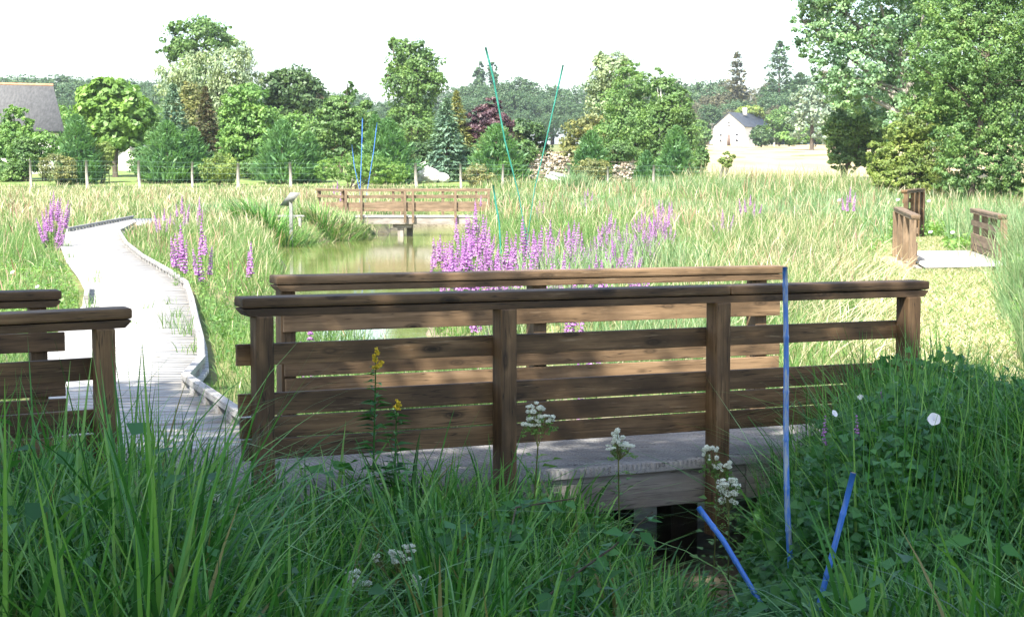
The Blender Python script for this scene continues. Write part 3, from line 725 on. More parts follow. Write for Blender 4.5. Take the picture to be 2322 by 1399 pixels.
GAIN[0] = 1.0
def crown_pts(lobes, n, rng, clump=.30, shell=.55, per=38, depth=.85):
    """leaf centres and outward directions: lobes (cx, cy, cz, rx, ry, rz) hold clumps, clumps hold leaves, so gaps stay between them"""
    vol = np.array([max(.02, l[3]*l[5]) for l in lobes]); k = np.maximum(2, (n/per*vol/vol.sum()).astype(int)); out = []; nr = []
    for l, kk in zip(lobes, k):
        c = np.array(l[:3]); r = np.array(l[3:])
        d = unit(rng.normal(size=(kk, 3))); rad = rng.uniform(shell, 1.02, (kk, 1))**.7
        cc = c + d*r*rad; rc = clump*min(r[0], r[2])*rng.uniform(.6, 1.35, (kk, 1, 1))
        q = rng.normal(size=(kk, per, 3)); q *= (rng.uniform(.1, 1, (kk, per, 1))**.4)/np.maximum(np.linalg.norm(q, axis=2, keepdims=True), 1e-6)
        pts = cc[:, None, :] + q*rc*np.array([1.1, 1.1, .72])
        out.append(pts.reshape(-1, 3)); nr.append((unit(q)*.8 + d[:, None, :]*.8 + np.array([0, 0, .45])).reshape(-1, 3))
    return np.concatenate(out), np.concatenate(nr)

def crown_mesh(name, lobes, n, leaf, rng, mat, aspect=.6, clump=.30, shell=.5, per=38, off=(0, 0, 0), droop=0.0):
    n = int(n*1.9); leaf = leaf*.74; clump = clump*1.22                       # fine leaves, loosely gathered
    c, nn = crown_pts(lobes, n, rng, clump, shell, per)
    nn = unit(nn) + rng.normal(0, .55, nn.shape)
    L = leaf*rng.uniform(.65, 1.35, len(c))
    hint = None
    if droop: hint = rng.normal(0, .35, c.shape) + np.array([0, 0, -droop])
    V, Q = leaves(c, nn, L, L*aspect, rng, hint)
    return npmesh(name, V - np.array(off), Q, [mat])

def trunk_mb(base, top, r, lobes, rng, limbs=5, bend=.1):
    mb = MB(); base = Vector(base); top = Vector(top); H = (top-base).length
    pts = [base + (top-base)*t + Vector((rng.normal(0, bend)*t*(1-t)*2, rng.normal(0, bend)*t*(1-t)*2, 0)) for t in (0, .06, .2, .4, .6, .8, 1)]
    mb.add(*tube(pts, [r*1.35, r*1.1, r, r*.85, r*.65, r*.42, r*.12], 8))
    for k in range(limbs):
        l = lobes[rng.integers(len(lobes))]; t = rng.uniform(.25, .8); a = base + (top-base)*t
        d = unit(rng.normal(size=3)); e = Vector(np.array(l[:3]) + d*np.array(l[3:])*.65)
        if e.z < a.z: e.z = a.z + abs(e.z-a.z)*.3
        m = a.lerp(e, .5) + Vector((0, 0, .08*H*rng.uniform(0, .6)))
        rr = r*(.55-.35*t)
        mb.add(*tube([a, m, e], [rr, rr*.6, rr*.18], 5))
        for _ in range(2):
            f = e + Vector(rng.normal(0, .28, 3)*np.array(l[3:])); mb.add(*tube([m.lerp(e, .5), f], [rr*.35, rr*.1], 4, False))
    return mb

def tree(name, label, cat, d, lobes, mat, leaf, n, trunk, bark='bark', group=None, seed=0, aspect=.6, clump=.30, shell=.5, limbs=6, per=38, depth=.85, droop=0.0):
    """lobes in photograph pixels (cx, cy, rx, ry[, dd]) at distance d; trunk (px, radius m, top px, top py) stands on the ground"""
    rng = np.random.default_rng(seed + int(lobes[0][0])*7 + int(lobes[0][1])); k = d/F; W_ = []
    for l in lobes:
        dd = l[4] if len(l) > 4 else rng.uniform(-.35, .35)*l[2]*k
        c = P(l[0], l[1], d); rx, rz = l[2]*k, l[3]*k
        W_.append((c.x, d+dd, c.z, rx, depth*(rx*.6+rz*.4), rz))
    for l in list(W_):                                                      # ragged boughs that break the outline
        for _ in range(3):
            q = unit(rng.normal(size=3)); q[1] *= .6; m_ = rng.uniform(.8, 1.08); rr = rng.uniform(.2, .38)
            W_.append((l[0]+q[0]*l[3]*m_, l[1]+q[1]*l[4]*m_, max(l[2]+q[2]*l[5]*m_, l[2]-l[5]), l[3]*rr, l[4]*rr, l[5]*rr))
    tb = P(trunk[0], 400, d); zb = z1(tb.x, d); base = Vector((tb.x, d, zb-.1)); top = P(trunk[2], trunk[3], d)
    root = thing(name, label, cat, tuple(base), group)
    link('crown', crown_mesh('crown', W_, n, leaf, rng, mat, aspect, clump, shell, per, base, droop), root)
    trunk_mb(base, top, trunk[1], W_, rng, limbs).build('trunk', M[bark], root, smooth=True)
    return root

def conifer(name, label, cat, d, cx, ytop, ybot, wpx, mat, n, spray=.34, width=.3, up=.7, pw=.85, rag=.25, group=None, seed=0, shell=.35, base_gap=.0, lay=0):
    """cone of sprays pointing outwards and up (cypress) or out and down in layers (spruce)"""
    rng = np.random.default_rng(seed + int(cx)*3); k = d/F; t0 = P(cx, ytop, d); bx = t0.x; zb = z1(bx, d); H = t0.z - zb; R = wpx*k/2
    t = rng.uniform(base_gap, 1, n)**1.25
    if lay: t = np.clip((np.floor(t*lay) + rng.beta(2, 2, n))/lay, 0, 1)
    az = rng.uniform(0, 2*math.pi, n)
    lob = 1 + rag*np.sin(az*3 + 9*t + seed) * np.cos(az*5 - 13*t) + rag*.6*np.sin(az*7 + t*29 + seed)
    rmax = R*np.minimum(1, (1-t)**pw*1.02 + .02)*lob*np.where(t < .12, .82 + t*1.5, 1)
    f = rng.uniform(shell, 1, n)**.6; rr = rmax*f
    dirx, diry = np.cos(az), np.sin(az)
    c = np.stack([bx + dirx*rr, d + diry*rr, zb + t*H + rr*(up*.25)], 1)
    a = np.stack([dirx, diry, np.full(n, up)], 1) + rng.normal(0, .28, (n, 3))
    nn = np.stack([-dirx*up, -diry*up, np.ones(n)], 1) + rng.normal(0, .6, (n, 3))
    L = spray*rng.uniform(.6, 1.3, n)*(.65 + .5*(1-t))
    V, Q = leaves(c, nn, L, L*width, rng, a)
    base = Vector((bx, d, zb-.1)); root = thing(name, label, cat, tuple(base), group)
    link('crown', npmesh('crown', V - np.array(base), Q, [mat]), root)
    mb = MB(); mb.add(*tube([base, base.lerp(t0, .5), base.lerp(t0, .97)], [.05*H**.7, .03*H**.7, .012], 7))
    for _ in range(14):
        q = rng.uniform(.1, .85); an = rng.uniform(0, 6.28); p = base.lerp(t0, q); e = p + Vector((math.cos(an), math.sin(an), up*.5))*R*(1-q)**pw*.7
        mb.add(*tube([p, e], [.02*H**.5*(1-q)+.006, .006], 4, False))
    mb.build('trunk', M['bark'], root); return root

def shrub(name, label, d, cx, cy, rx, ry, mat, n, leaf=.14, group=None, seed=0, cat='shrub', extra=(), clump=.24):
    rng = np.random.default_rng(seed+int(cx)); k = d/F; c = P(cx, cy, d); L_ = []
    for (ax, ay, arx, ary) in [(cx, cy, rx, ry)] + list(extra):
        q = P(ax, ay, d); L_.append((q.x, d + rng.uniform(-.2, .2)*arx*k, q.z, arx*k, arx*k*.8, ary*k))
    zb = z1(c.x, d); base = Vector((c.x, d, zb)); root = thing(name, label, cat, tuple(base), group)
    link('crown', crown_mesh('crown', L_, n, leaf, rng, mat, .6, clump, .55, 30, base), root)
    mb = MB()
    for _ in range(9):
        l = L_[rng.integers(len(L_))]; e = Vector((l[0]+rng.normal(0, .4)*l[3], l[1]+rng.normal(0, .4)*l[4], l[2]+rng.uniform(-.3, .5)*l[5]))
        s = base + Vector((rng.normal(0, .12), rng.normal(0, .12), -.05)); mb.add(*tube([s, s.lerp(e, .5)+Vector((0, 0, .1)), e], [.03, .02, .008], 5, False))
    mb.build('stem', M['bark'], root); return root

# --- the wood along the skyline: four crowns, copied
wr = np.random.default_rng(5); WOOD = []
def wood_proto(v):
    H = (16, 17.5, 15, 18)[v]; R = (6.0, 5.4, 6.6, 5.0)[v]
    lob = [(0, 0, H*.62, R, R, H*.34)] + [(wr.uniform(-.6, .6)*R, wr.uniform(-.5, .5)*R, H*wr.uniform(.3, .85), R*wr.uniform(.35, .6), R*.5, H*wr.uniform(.12, .2)) for _ in range(9)]
    me = crown_mesh('crown', lob, 5200, .62, wr, LM['wood'] if v < 3 else LM['woodbrown'], .7, .22, .6, 26)
    tm = trunk_mb((0, 0, -.5), (0, 0, H*.8), .35, lob, wr, 4).mesh('trunk', [M['bark']])
    return me, tm
WOOD = [wood_proto(v) for v in range(4)]
def skyline(px):           # top of the far wood in the photograph
    return np.interp(px, [-200, 0, 60, 95, 180, 240, 330, 560, 600, 740, 830, 880, 1010, 1060, 1150, 1210, 1300, 1420, 1560, 1640, 1700, 1780, 1860, 2000, 2500], [165, 160, 178, 160, 158, 182, 170, 190, 195, 205, 218, 222, 205, 185, 178, 186, 192, 190, 180, 182, 190, 178, 170, 150, 120])
for row, (d0, step, dy) in enumerate(((372, 50, 62), (395, 44, 30), (430, 44, 2))):
    px = -260 + row*30
    while px < 2600:
        d = d0 + wr.uniform(-14, 14); v = int(wr.integers(4)) if 1540 < px < 1800 else int(wr.integers(3))
        if 1540 < px < 1800 and wr.random() < .75: v = 3
        g = P(px, 400, d); zb = z1(g.x, d); top = P(px, skyline(px) + dy + wr.uniform(-9, 12), d).z; H0 = (16, 17.5, 15, 18)[v]*.97
        s = (top-zb)/H0
        r_ = thing('woodland_tree', 'dark tree in the wood along the far skyline' if v < 3 else 'brownish pine in the wood behind the white house', 'tree', (g.x, d, zb), 'trees of the far wood')
        r_.scale = (s*wr.uniform(.9, 1.15), s*wr.uniform(.9, 1.1), s); r_.rotation_euler = (0, 0, wr.uniform(0, 6.28))
        for nm, me in (('crown', WOOD[v][0]), ('trunk', WOOD[v][1])): link(nm, me, r_)
        px += step*wr.uniform(.75, 1.2)

# --- trees standing out behind the garden
tree('tree', 'tall airy broadleaf tree with sky between its limbs above the grey willow', 'tree', 150, [(445, 85, 62, 42), (400, 105, 40, 28), (490, 90, 40, 36), (440, 60, 40, 22), (385, 122, 22, 18), (445, 135, 50, 30), (520, 110, 22, 26), (440, 200, 60, 60)], LM['mid'], .42, 5200, (443, .32, 445, 60), seed=1, clump=.33, shell=.35, limbs=12)
tree('willow', 'pale grey green willow with soft drooping crown', 'tree', 138, [(520, 160, 52, 62), (545, 130, 30, 36), (450, 175, 60, 50), (390, 175, 42, 38), (500, 210, 70, 50), (420, 220, 60, 50), (565, 190, 30, 50), (480, 260, 90, 50)], LM['willow'], .46, 9000, (480, .4, 500, 130), aspect=.34, seed=2, clump=.3, shell=.45, droop=.8)
tree('tree', 'round dark green oak standing clear against the sky', 'tree', 142, [(668, 205, 60, 48), (625, 200, 34, 36), (700, 215, 40, 42), (660, 175, 40, 20), (720, 240, 26, 26), (640, 245, 46, 32), (690, 265, 46, 34)], LM['dark'], .42, 7600, (680, .38, 670, 190), seed=3, clump=.26)
tree('tree', 'tall ragged ash tree rising above the garden spruces', 'tree', 132, [(930, 130, 42, 42), (905, 105, 24, 22), (960, 160, 46, 40), (920, 190, 50, 44), (985, 190, 28, 30), (900, 160, 24, 26), (880, 185, 12, 16), (935, 240, 50, 40), (940, 290, 56, 44), (895, 270, 20, 26), (945, 108, 18, 16)], LM['mid'], .36, 8200, (945, .34, 930, 100), seed=4, clump=.3, shell=.4, limbs=10)
for i, px in enumerate((1087, 1117)):
    tree('poplar', ('wider', 'thinner')[i] + ' one of two far columnar poplars above the wood', 'tree', 455, [(px, 160, 13-3*i, 22), (px, 180, 15-3*i, 22), (px+1, 200, 16, 24)], LM['wood'], .8, 1300, (px, .5, px, 142), seed=5+i, group='columnar poplars on the skyline', limbs=2)
tree('tree', 'feathery grey green tree behind the silver birches', 'tree', 128, [(1385, 160, 40, 36), (1365, 140, 22, 20), (1405, 138, 22, 18), (1375, 200, 46, 40), (1420, 200, 40, 40), (1380, 250, 46, 50)], LM['willow'], .36, 4800, (1385, .3, 1385, 130), seed=8, clump=.34, shell=.4)
tree('birch', 'silver birch with a white upper stem and loose yellow green crown', 'tree', 112, [(1435, 190, 46, 40), (1420, 240, 60, 44), (1460, 290, 66, 50), (1400, 300, 50, 46), (1440, 345, 66, 34), (1428, 160, 24, 20)], LM['alder'], .27, 8500, (1432, .16, 1426, 150), bark='silver_bark', seed=9, clump=.27, shell=.45)
tree('birch', 'bushy birch with a thin pale spire beside the straw field', 'tree', 110, [(1505, 210, 34, 42), (1530, 250, 40, 46), (1490, 290, 60, 50), (1545, 300, 40, 44), (1510, 345, 66, 34), (1497, 175, 14, 22)], LM['mid'], .27, 8000, (1497, .14, 1497, 160), bark='silver_bark', seed=10, clump=.27, shell=.45)
conifer('cedar', 'slim dark cedar rising alone over the brown pines', 'tree', 405, 1672, 116, 330, 62, LM['woodbrown'], 1700, 1.3, .5, .15, .55, .5, seed=3, lay=11, base_gap=.1)
conifer('spruce_tree', 'broad dark conifer next to the narrow spire above the house', 'tree', 400, 1768, 92, 330, 120, LM['wood'], 3000, 1.3, .45, .1, .7, .3, seed=4, lay=14)
conifer('spruce_tree', 'lower conifer between the house and the big leafy tree', 'tree', 395, 1815, 165, 330, 130, LM['wood'], 2500, 1.3, .45, .1, .7, .3, seed=6, lay=12)
tree('tree', 'silvery white poplar behind the field hedge', 'tree', 250, [(1838, 225, 46, 30), (1850, 250, 40, 36), (1815, 250, 24, 26), (1845, 292, 44, 30), (1805, 285, 24, 26)], LM['silver'], .62, 2600, (1840, .3, 1840, 215), seed=12)
tree('tree', 'small silvery willow bush at the foot of the big leafy tree', 'tree', 170, [(1885, 280, 24, 30), (1895, 310, 30, 26), (1880, 255, 14, 16)], LM['silver'], .42, 2000, (1890, .14, 1888, 270), seed=13)
for i, (cx, cy, rx, ry, m_, nm) in enumerate(((1768, 285, 36, 32, 'mid', 'rounded green tree right behind the lamp pole'), (1728, 308, 24, 22, 'dark', 'dark bush against the side of the white house'), (1790, 275, 42, 34, 'mid', 'mid green hedge tree under the silvery poplar'), (1800, 308, 48, 20, 'fresh', 'bright low hedge bush at the field edge'), (1850, 296, 42, 28, 'mid', 'hedge tree next to the small silvery willow'), (1700, 255, 34, 14, 'gold', 'golden leafed tree showing above the dark slate roof'), (1585, 305, 26, 30, 'mid', 'green bush beside the grey pole of the house'))):
    shrub('hedge_tree', nm, 300 + (40 if m_ == 'gold' else 0) - (8 if 'side' in nm else 0), cx, cy, rx, ry, LM[m_], 1700, .62, seed=20+i, cat='tree')

for i in range(26):                                                    # the looser row of trees between the garden and the wood
    px = -60 + i*66 + wr.uniform(-14, 14); d = wr.uniform(122, 150); yt = float(np.interp(px, [-60, 200, 400, 700, 900, 1150, 1300, 1560, 1700], [215, 245, 235, 255, 270, 285, 265, 250, 270])) + wr.uniform(-14, 14)
    if 1200 < px < 1300 or px > 1570: continue
    w_ = wr.uniform(44, 64); hgt = 395 - yt
    tree('tree', 'green background tree in the loose row between the garden and the wood', 'tree', d, [(px, yt+hgt*.30, w_, hgt*.30), (px-w_*.5, yt+hgt*.5, w_*.8, hgt*.3), (px+w_*.5, yt+hgt*.52, w_*.8, hgt*.3), (px, yt+hgt*.75, w_*1.1, hgt*.25), (px+wr.uniform(-12, 12), yt+hgt*.12, w_*.5, hgt*.12)], LM[('mid', 'dark', 'fresh', 'mid', 'olive')[int(wr.integers(5))]], .36, 3600, (px, .14, px, yt+20), seed=200+i, group='trees in the loose row behind the garden', clump=.28, limbs=4)
# --- the garden row behind the fence
tree('linden', 'round bright yellow green linden with large leaves and a bare trunk', 'tree', 103, [(255, 262, 78, 70), (215, 235, 44, 44), (300, 260, 46, 46), (250, 205, 50, 28), (225, 300, 50, 36), (280, 305, 48, 34), (330, 250, 20, 24), (190, 260, 22, 30), (255, 325, 40, 18)], LM['bright'], .46, 8000, (262, .16, 258, 230), seed=30, clump=.22, aspect=.75, per=26)
tree('tree', 'bright leafy young tree in front of the old barn roof', 'tree', 99, [(35, 275, 34, 30), (20, 320, 46, 40), (50, 320, 32, 36), (15, 370, 50, 36), (48, 375, 36, 30), (30, 255, 18, 16)], LM['fresh'], .26, 7000, (30, .1, 32, 260), seed=31, clump=.24)
CY = [(172, 262, 118, 'feathery green cypress between the barn and the linden'), (378, 276, 150, 'broad green cypress to the right of the linden trunk'), (437, 290, 92, 'narrow cypress merging into the broad one by the linden'), (640, 275, 140, 'wide cypress behind the grey information board'), (700, 300, 84, 'small cypress between the wide one and the clipped hedge'),
      (878, 270, 150, 'tall cypress behind the clipped hedge and blue canes'), (1127, 283, 140, 'bright cypress in front of the copper tree'), (1340, 298, 104, 'cypress above the round dark shrub'), (1533, 288, 96, 'cypress beside the leaning fence post'), (1466, 344, 60, 'low cypress by the firewood'), (850, 262, 80, 'slim cypress touching the tall one by the blue canes')]
for i, (cx, yt, w_, nm) in enumerate(CY):
    d = 93.5 + (i*37 % 5)*.6
    conifer('cypress', nm, 'cypress', d, cx, yt, 415, w_, LM['cypress'], int(4200*(w_/120)), .42, .24, .85, .62, .22, 'young cypresses along the garden fence', seed=i*3+1)
conifer('spruce_tree', 'blue green spruce with drooping tiers beside the copper tree', 'spruce', 97, 1012, 222, 410, 116, LM['blue'], 4200, .44, .28, -.1, .8, .2, seed=41, lay=15, shell=.3)
conifer('spruce_tree', 'blue grey spruce above the broad cypress', 'spruce', 104, 392, 190, 410, 110, LM['blue'], 3800, .46, .28, -.05, .75, .22, seed=42, lay=14)
conifer('spruce_tree', 'dark reddish spruce next to the fresh green maple', 'spruce', 102, 466, 196, 410, 92, LM['rust'], 3600, .42, .3, -.05, .8, .2, seed=43, lay=16)
tree('tree', 'small olive brown tree below the grey willow', 'tree', 112, [(432, 225, 30, 36), (420, 260, 36, 40), (445, 265, 30, 40)], LM['olive'], .28, 3000, (430, .12, 430, 200), seed=44)
tree('maple', 'fresh light green maple with a rounded crown', 'tree', 101, [(562, 230, 50, 38), (545, 270, 54, 44), (590, 270, 50, 44), (565, 320, 66, 44), (525, 330, 36, 40), (600, 330, 40, 40), (560, 205, 24, 18), (560, 370, 50, 28)], LM['fresh'], .28, 11000, (562, .14, 562, 220), seed=45, clump=.22)
tree('tree', 'mid green tree with a thin ragged top behind the clipped hedge', 'tree', 106, [(775, 270, 54, 40), (740, 290, 46, 44), (800, 300, 46, 44), (760, 330, 60, 40), (795, 215, 16, 22), (770, 240, 36, 26), (715, 320, 30, 34), (820, 262, 36, 34), (790, 195, 8, 14)], LM['mid'], .27, 10000, (770, .16, 788, 190), seed=46, clump=.24)
tree('copper_tree', 'dark copper purple leaved tree between spruce and cypress', 'tree', 103, [(1095, 268, 34, 26), (1118, 240, 18, 18), (1070, 295, 28, 24), (1135, 285, 26, 30), (1060, 320, 22, 18), (1150, 320, 20, 22)], LM['copper'], .26, 4400, (1100, .12, 1110, 235), seed=47, clump=.28)
conifer('spruce_tree', 'olive green spruce behind the blue green spruce', 'spruce', 102, 1035, 205, 410, 100, LM['olive'], 3000, .42, .28, .0, .8, .2, seed=48, lay=15)
shrub('shrub', 'round leafy shrub in front of the reddish spruce', 91.5, 500, 380, 43, 32, LM['gold'], 2600, .16, seed=50, extra=[(485, 395, 30, 24), (515, 392, 30, 26)])
shrub('shrub', 'loose shrub with brownish tips below the barn cypress', 91.5, 130, 380, 42, 30, LM['olive'], 2200, .16, seed=51, extra=[(150, 395, 26, 20)])
shrub('shrub', 'golden flowering bush beside the linden trunk', 95, 232, 350, 26, 26, LM['gold'], 1500, .16, seed=52, extra=[(240, 375, 14, 20)])
shrub('hedge', 'clipped dense yellow green hedge bush beside the far footbridge', 86, 790, 383, 62, 30, LM['bright'], 9000, .11, seed=53, extra=[(865, 388, 52, 30), (740, 385, 26, 28), (830, 378, 50, 28), (900, 395, 24, 26)], cat='hedge', clump=.13)
shrub('shrub', 'round dark shrub between the two stacks of firewood', 90, 1345, 388, 42, 28, LM['olive'], 2200, .16, seed=54)
shrub('shrub', 'dry buff shrub at the foot of the bright cypress', 89, 1085, 398, 36, 24, LM['buff'], 1500, .16, seed=55)
tree('sapling', 'small bushy sapling with a leaning pale stem in front of the straw field', 'tree', 88, [(1648, 358, 17, 15), (1645, 370, 14, 10)], LM['gold'], .15, 900, (1640, .035, 1648, 352), bark='pale_bark', seed=56)

for i, (px, py, rx, ry, m_, nm) in enumerate(((55, 350, 34, 40, 'mid', 'green bush against the barn wall'), (100, 330, 34, 34, 'fresh', 'light bush at the corner of the barn'), (205, 385, 26, 24, 'cypress', 'low bush between the barn cypress and the linden trunk'), (320, 370, 30, 34, 'mid', 'bush covering the right side of the small white outbuilding'), (470, 380, 40, 34, 'dark', 'dark bush at the foot of the reddish spruce'), (590, 385, 50, 30, 'mid', 'bush at the foot of the fresh green maple'), (690, 385, 30, 30, 'mid', 'small bush left of the clipped hedge'), (950, 360, 34, 40, 'dark', 'dark bush between the tall cypress and the pale stones'), (1060, 370, 34, 34, 'dark', 'dark bush under the copper tree'), (1190, 345, 24, 26, 'mid', 'bush left of the tall firewood stack'), (1405, 342, 40, 24, 'mid', 'bush behind the low firewood stack'), (1590, 360, 16, 26, 'mid', 'bush at the corner of the straw field'), (15, 395, 50, 24, 'mid', 'bush at the foot of the bright young tree'))):
    shrub('shrub', nm, 96.5+i % 3, px, py, rx, ry, LM[m_], 1500, .22, seed=300+i)

# --- the trees on the right of the path
tree('poplar', 'huge leafy poplar with forking grey limbs behind the alders', 'tree', 95,
     [(1900, 60, 100, 90), (2000, 40, 120, 100), (1960, 150, 110, 80), (1880, 150, 46, 60), (2070, 130, 90, 110), (1990, 220, 90, 60), (1920, 215, 60, 50), (2050, 270, 80, 70), (2100, 0, 130, 120), (1960, -100, 180, 110), (2120, -150, 170, 120), (1850, -40, 70, 70), (1830, 60, 36, 44), (2180, 120, 110, 140), (1870, 20, 60, 60), (2160, 260, 80, 80)],
     LM['poplar'], .26, 33000, (2140, .30, 1985, -20), bark='pale_bark', seed=60, clump=.17, shell=.30, limbs=30, per=40, aspect=.75)
tree('tree', 'dark shaded lower tree with a short trunk at the edge of the straw field', 'tree', 100,
     [(1960, 290, 80, 46), (1925, 325, 50, 40), (1905, 352, 30, 22), (1975, 340, 56, 36), (2020, 300, 50, 50), (1930, 270, 56, 36), (1890, 300, 24, 30), (1902, 368, 26, 20), (1940, 358, 36, 22), (1980, 368, 26, 18), (1895, 345, 24, 22), (2010, 360, 30, 26), (1925, 388, 20, 12)],
     LM['mid'], .25, 14000, (1908, .16, 1950, 300), seed=63, clump=.22, shell=.35, limbs=9)
tree('alder', 'tall dense light green alder overhanging the path', 'tree', 72,
     [(2230, 120, 110, 110), (2310, 60, 120, 130), (2260, 250, 110, 90), (2180, 300, 80, 70), (2330, 260, 110, 110), (2240, 370, 100, 70), (2160, 390, 60, 50), (2330, 390, 90, 70), (2180, 190, 66, 70), (2290, -60, 140, 100), (2400, 100, 120, 200), (2420, 330, 110, 120), (2140, 250, 50, 60), (2200, 40, 70, 60), (2280, 430, 80, 44), (2330, 440, 80, 46), (2130, 130, 80, 80), (2120, 210, 70, 70), (2150, 30, 80, 70), (2200, 430, 60, 40)],
     LM['alder'], .175, 62000, (2200, .14, 2260, -60), seed=61, clump=.145, shell=.35, limbs=14, per=40, bark='bark')
tree('alder', 'lower yellowish alder bush under the huge poplar', 'tree', 78,
     [(2060, 340, 66, 50), (2010, 370, 40, 44), (2110, 350, 60, 60), (2050, 400, 70, 40), (2120, 420, 60, 36), (2030, 300, 30, 26), (2090, 290, 44, 36), (2150, 440, 60, 34), (2180, 330, 50, 60), (2090, 440, 50, 26), (2000, 400, 30, 30), (2100, 270, 60, 46), (2180, 250, 60, 50), (1990, 345, 26, 26)],
     LM['gold'], .185, 26000, (2075, .12, 2065, 300), seed=62, clump=.2, shell=.40, limbs=8, per=40)

# --- trees behind the viewpoint that shade the near bank
def shade(x, y, H, R, n, seed, label, keep, foot=None):
    rng = np.random.default_rng(seed); z0 = z1(x, y)
    lob = [(x+rng.uniform(-.65, .65)*R, y+rng.uniform(-.65, .65)*R, H*rng.uniform(.62, .95), R*rng.uniform(.35, .5), R*rng.uniform(.35, .5), H*.13) for _ in range(keep)]
    fx, fy = foot or (x, y); r_ = thing('shade_tree', label, 'tree', (fx, fy, z0))
    link('crown', crown_mesh('crown', lob, n, .30, rng, LM['mid'], .7, .30, .2, 40, (fx, fy, z0)), r_)
    trunk_mb((fx, fy, z0-.2), (x, y, H*.85), .3, lob, rng, 10).build('trunk', M['bark'], r_)
shade(-7.2, 2.2, 10.0, 5.2, 22000, 71, 'broad leafy tree beside the viewpoint shading the near bank', 18)
shade(-.5, -.1, 10.5, 4.0, 9500, 74, 'leaning leafy tree over the viewpoint shading the ditch', 14, (-4.5, -4.5))
shade(-2.2, -1.7, 10.0, 5.2, 22000, 72, 'second leafy tree over the viewpoint shading the bridge', 18)
shade(-9.5, -4.5, 9.5, 4.6, 13000, 73, 'third leafy tree behind the viewpoint', 12)

# ------------------------------------------------------------------ grasses and low growth (nobody could count them)
LM['blade'] = leafmat('lush sedge blades', [(.022, .085, .018), (.046, .165, .030), (.080, .245, .042), (.14, .32, .055), (.21, .38, .10)], .28, .42, spec=.34)
LM['meadow'] = leafmat('meadow grass blades', [(.065, .155, .035), (.11, .22, .055), (.165, .28, .08), (.25, .31, .125)], .38, .55, patch=.7, patch_col=(.06, .135, .04), patch_scale=.45)
LM['straw'] = leafmat('ripe straw stems', [(.26, .23, .115), (.37, .33, .19), (.47, .42, .27), (.54, .49, .35)], .25, .7)
LM['reed'] = leafmat('blue green reed blades', [(.10, .20, .08), (.16, .27, .12), (.23, .33, .17), (.34, .36, .21)], .35, .5)
LM['herb'] = leafmat('herb leaves', [(.030, .115, .026), (.052, .18, .038), (.085, .24, .055)], .32, .5, spec=.3)
LM['dryblade'] = leafmat('yellowed blades', [(.18, .17, .06), (.26, .23, .10)], .3, .6)

def leaf2(Cn, A, Nn, L, Wd, fold=.12):
    """ovate leaves folded along the midrib: base Cn, direction A, upper side Nn"""
    A = unit(A); Nn = unit(Nn - A*(Nn*A).sum(1, keepdims=True)); B = np.cross(Nn, A); L = L[:, None]; Wd = Wd[:, None]
    V = np.stack([Cn, Cn+A*L*.33+B*Wd*.5+Nn*L*fold, Cn+A*L-Nn*L*.10, Cn+A*L*.45, Cn+A*L*.33-B*Wd*.5+Nn*L*fold], 1).reshape(-1, 3)
    i = np.arange(len(Cn))[:, None]*5
    Q = np.concatenate([i+np.array([[0, 3, 2, 1]]), i+np.array([[0, 4, 2, 3]])], 1).reshape(-1, 4)
    return V, Q
def col_of(x, y): return 1161 + x/np.maximum(y, .1)*F

R1 = np.random.default_rng(11)
def near_side(x, y): return (x-B0.x)*NV.x + (y-B0.y)*NV.y         # metres behind the near rail line
HX = [-400, 100, 250, 330, 450, 560, 900, 1100, 1250, 1500, 1720, 1830, 1950, 2322, 2700]
HH = [.98, .98, .98, 1.10, .84, .62, .66, .60, .48, .36, .34, .42, .62, .72, .8]
fg = MB()
nt_ = 2250
td = 4.2 + (9.6-4.2)*R1.uniform(0, 1, nt_)**.8; tx = R1.uniform(-1, 1, nt_)*(.34*td+1.75)
ok = (near_side(tx, td) < -.22); ok &= ~((ditch_dist(tx, td) < .55) & (td > 7.7)); tx, td = tx[ok], td[ok]
for x, y in zip(tx, td):
    px = col_of(x, y); h0 = float(np.interp(px, HX, HH))*R1.uniform(.6, 1.1)*(.55 if (740 < px < 990 and y < 6.1) or (1600 < px < 1900 and y < 7.3) else 1); n = int(R1.integers(14, 34))
    r = R1.uniform(.04, .14); a = R1.uniform(0, 2*math.pi, n); q = r*np.sqrt(R1.uniform(0, 1, n)); bx, by = x+np.cos(a)*q, y+np.sin(a)*q
    h = h0*R1.uniform(.5, 1.12, n); wide = R1.random() < .62
    w = (R1.uniform(.013, .023, n) if wide else R1.uniform(.006, .011, n))
    az = np.where(R1.random(n) < .7, a, R1.uniform(0, 6.28, n)) + R1.normal(0, .4, n)
    curl = np.abs(R1.normal(.25 if wide else .4, .3, n)); lean = R1.uniform(.02, .32, n)
    dry = R1.random(n) < .03
    kk = np.where(R1.random(n) < .13, R1.uniform(.5, .8, n), 2.0)
    V, Q = blades(bx, by, zt(bx, by)-.02, h, w, az, lean, curl, BLADE6, R1, .5, kk)
    fg.add(V, Q, 0); fg.m[-1] = np.repeat(dry.astype(int), 6)
# long arching loners and thin flowering stems
n = 420; d = R1.uniform(4.6, 8.6, n); x = R1.uniform(-1, 1, n)*(.34*d+.3); k = near_side(x, d) < -.15; x, d = x[k], d[k]; n = len(x)
h = np.interp(col_of(x, d), HX, HH)*R1.uniform(.95, 1.4, n)
V, Q = blades(x, d, zt(x, d), h, R1.uniform(.005, .012, n), R1.uniform(0, 6.28, n), R1.uniform(.05, .4, n), R1.uniform(.2, 1.3, n), BLADE6, R1); fg.add(V, Q, 0)
fg.build('grass', [LM['blade'], LM['dryblade']]).name = 'bank_grass'
tag(bpy.data.objects['bank_grass'], 'shaded lush sedge and long grass covering the near bank', kind='stuff')

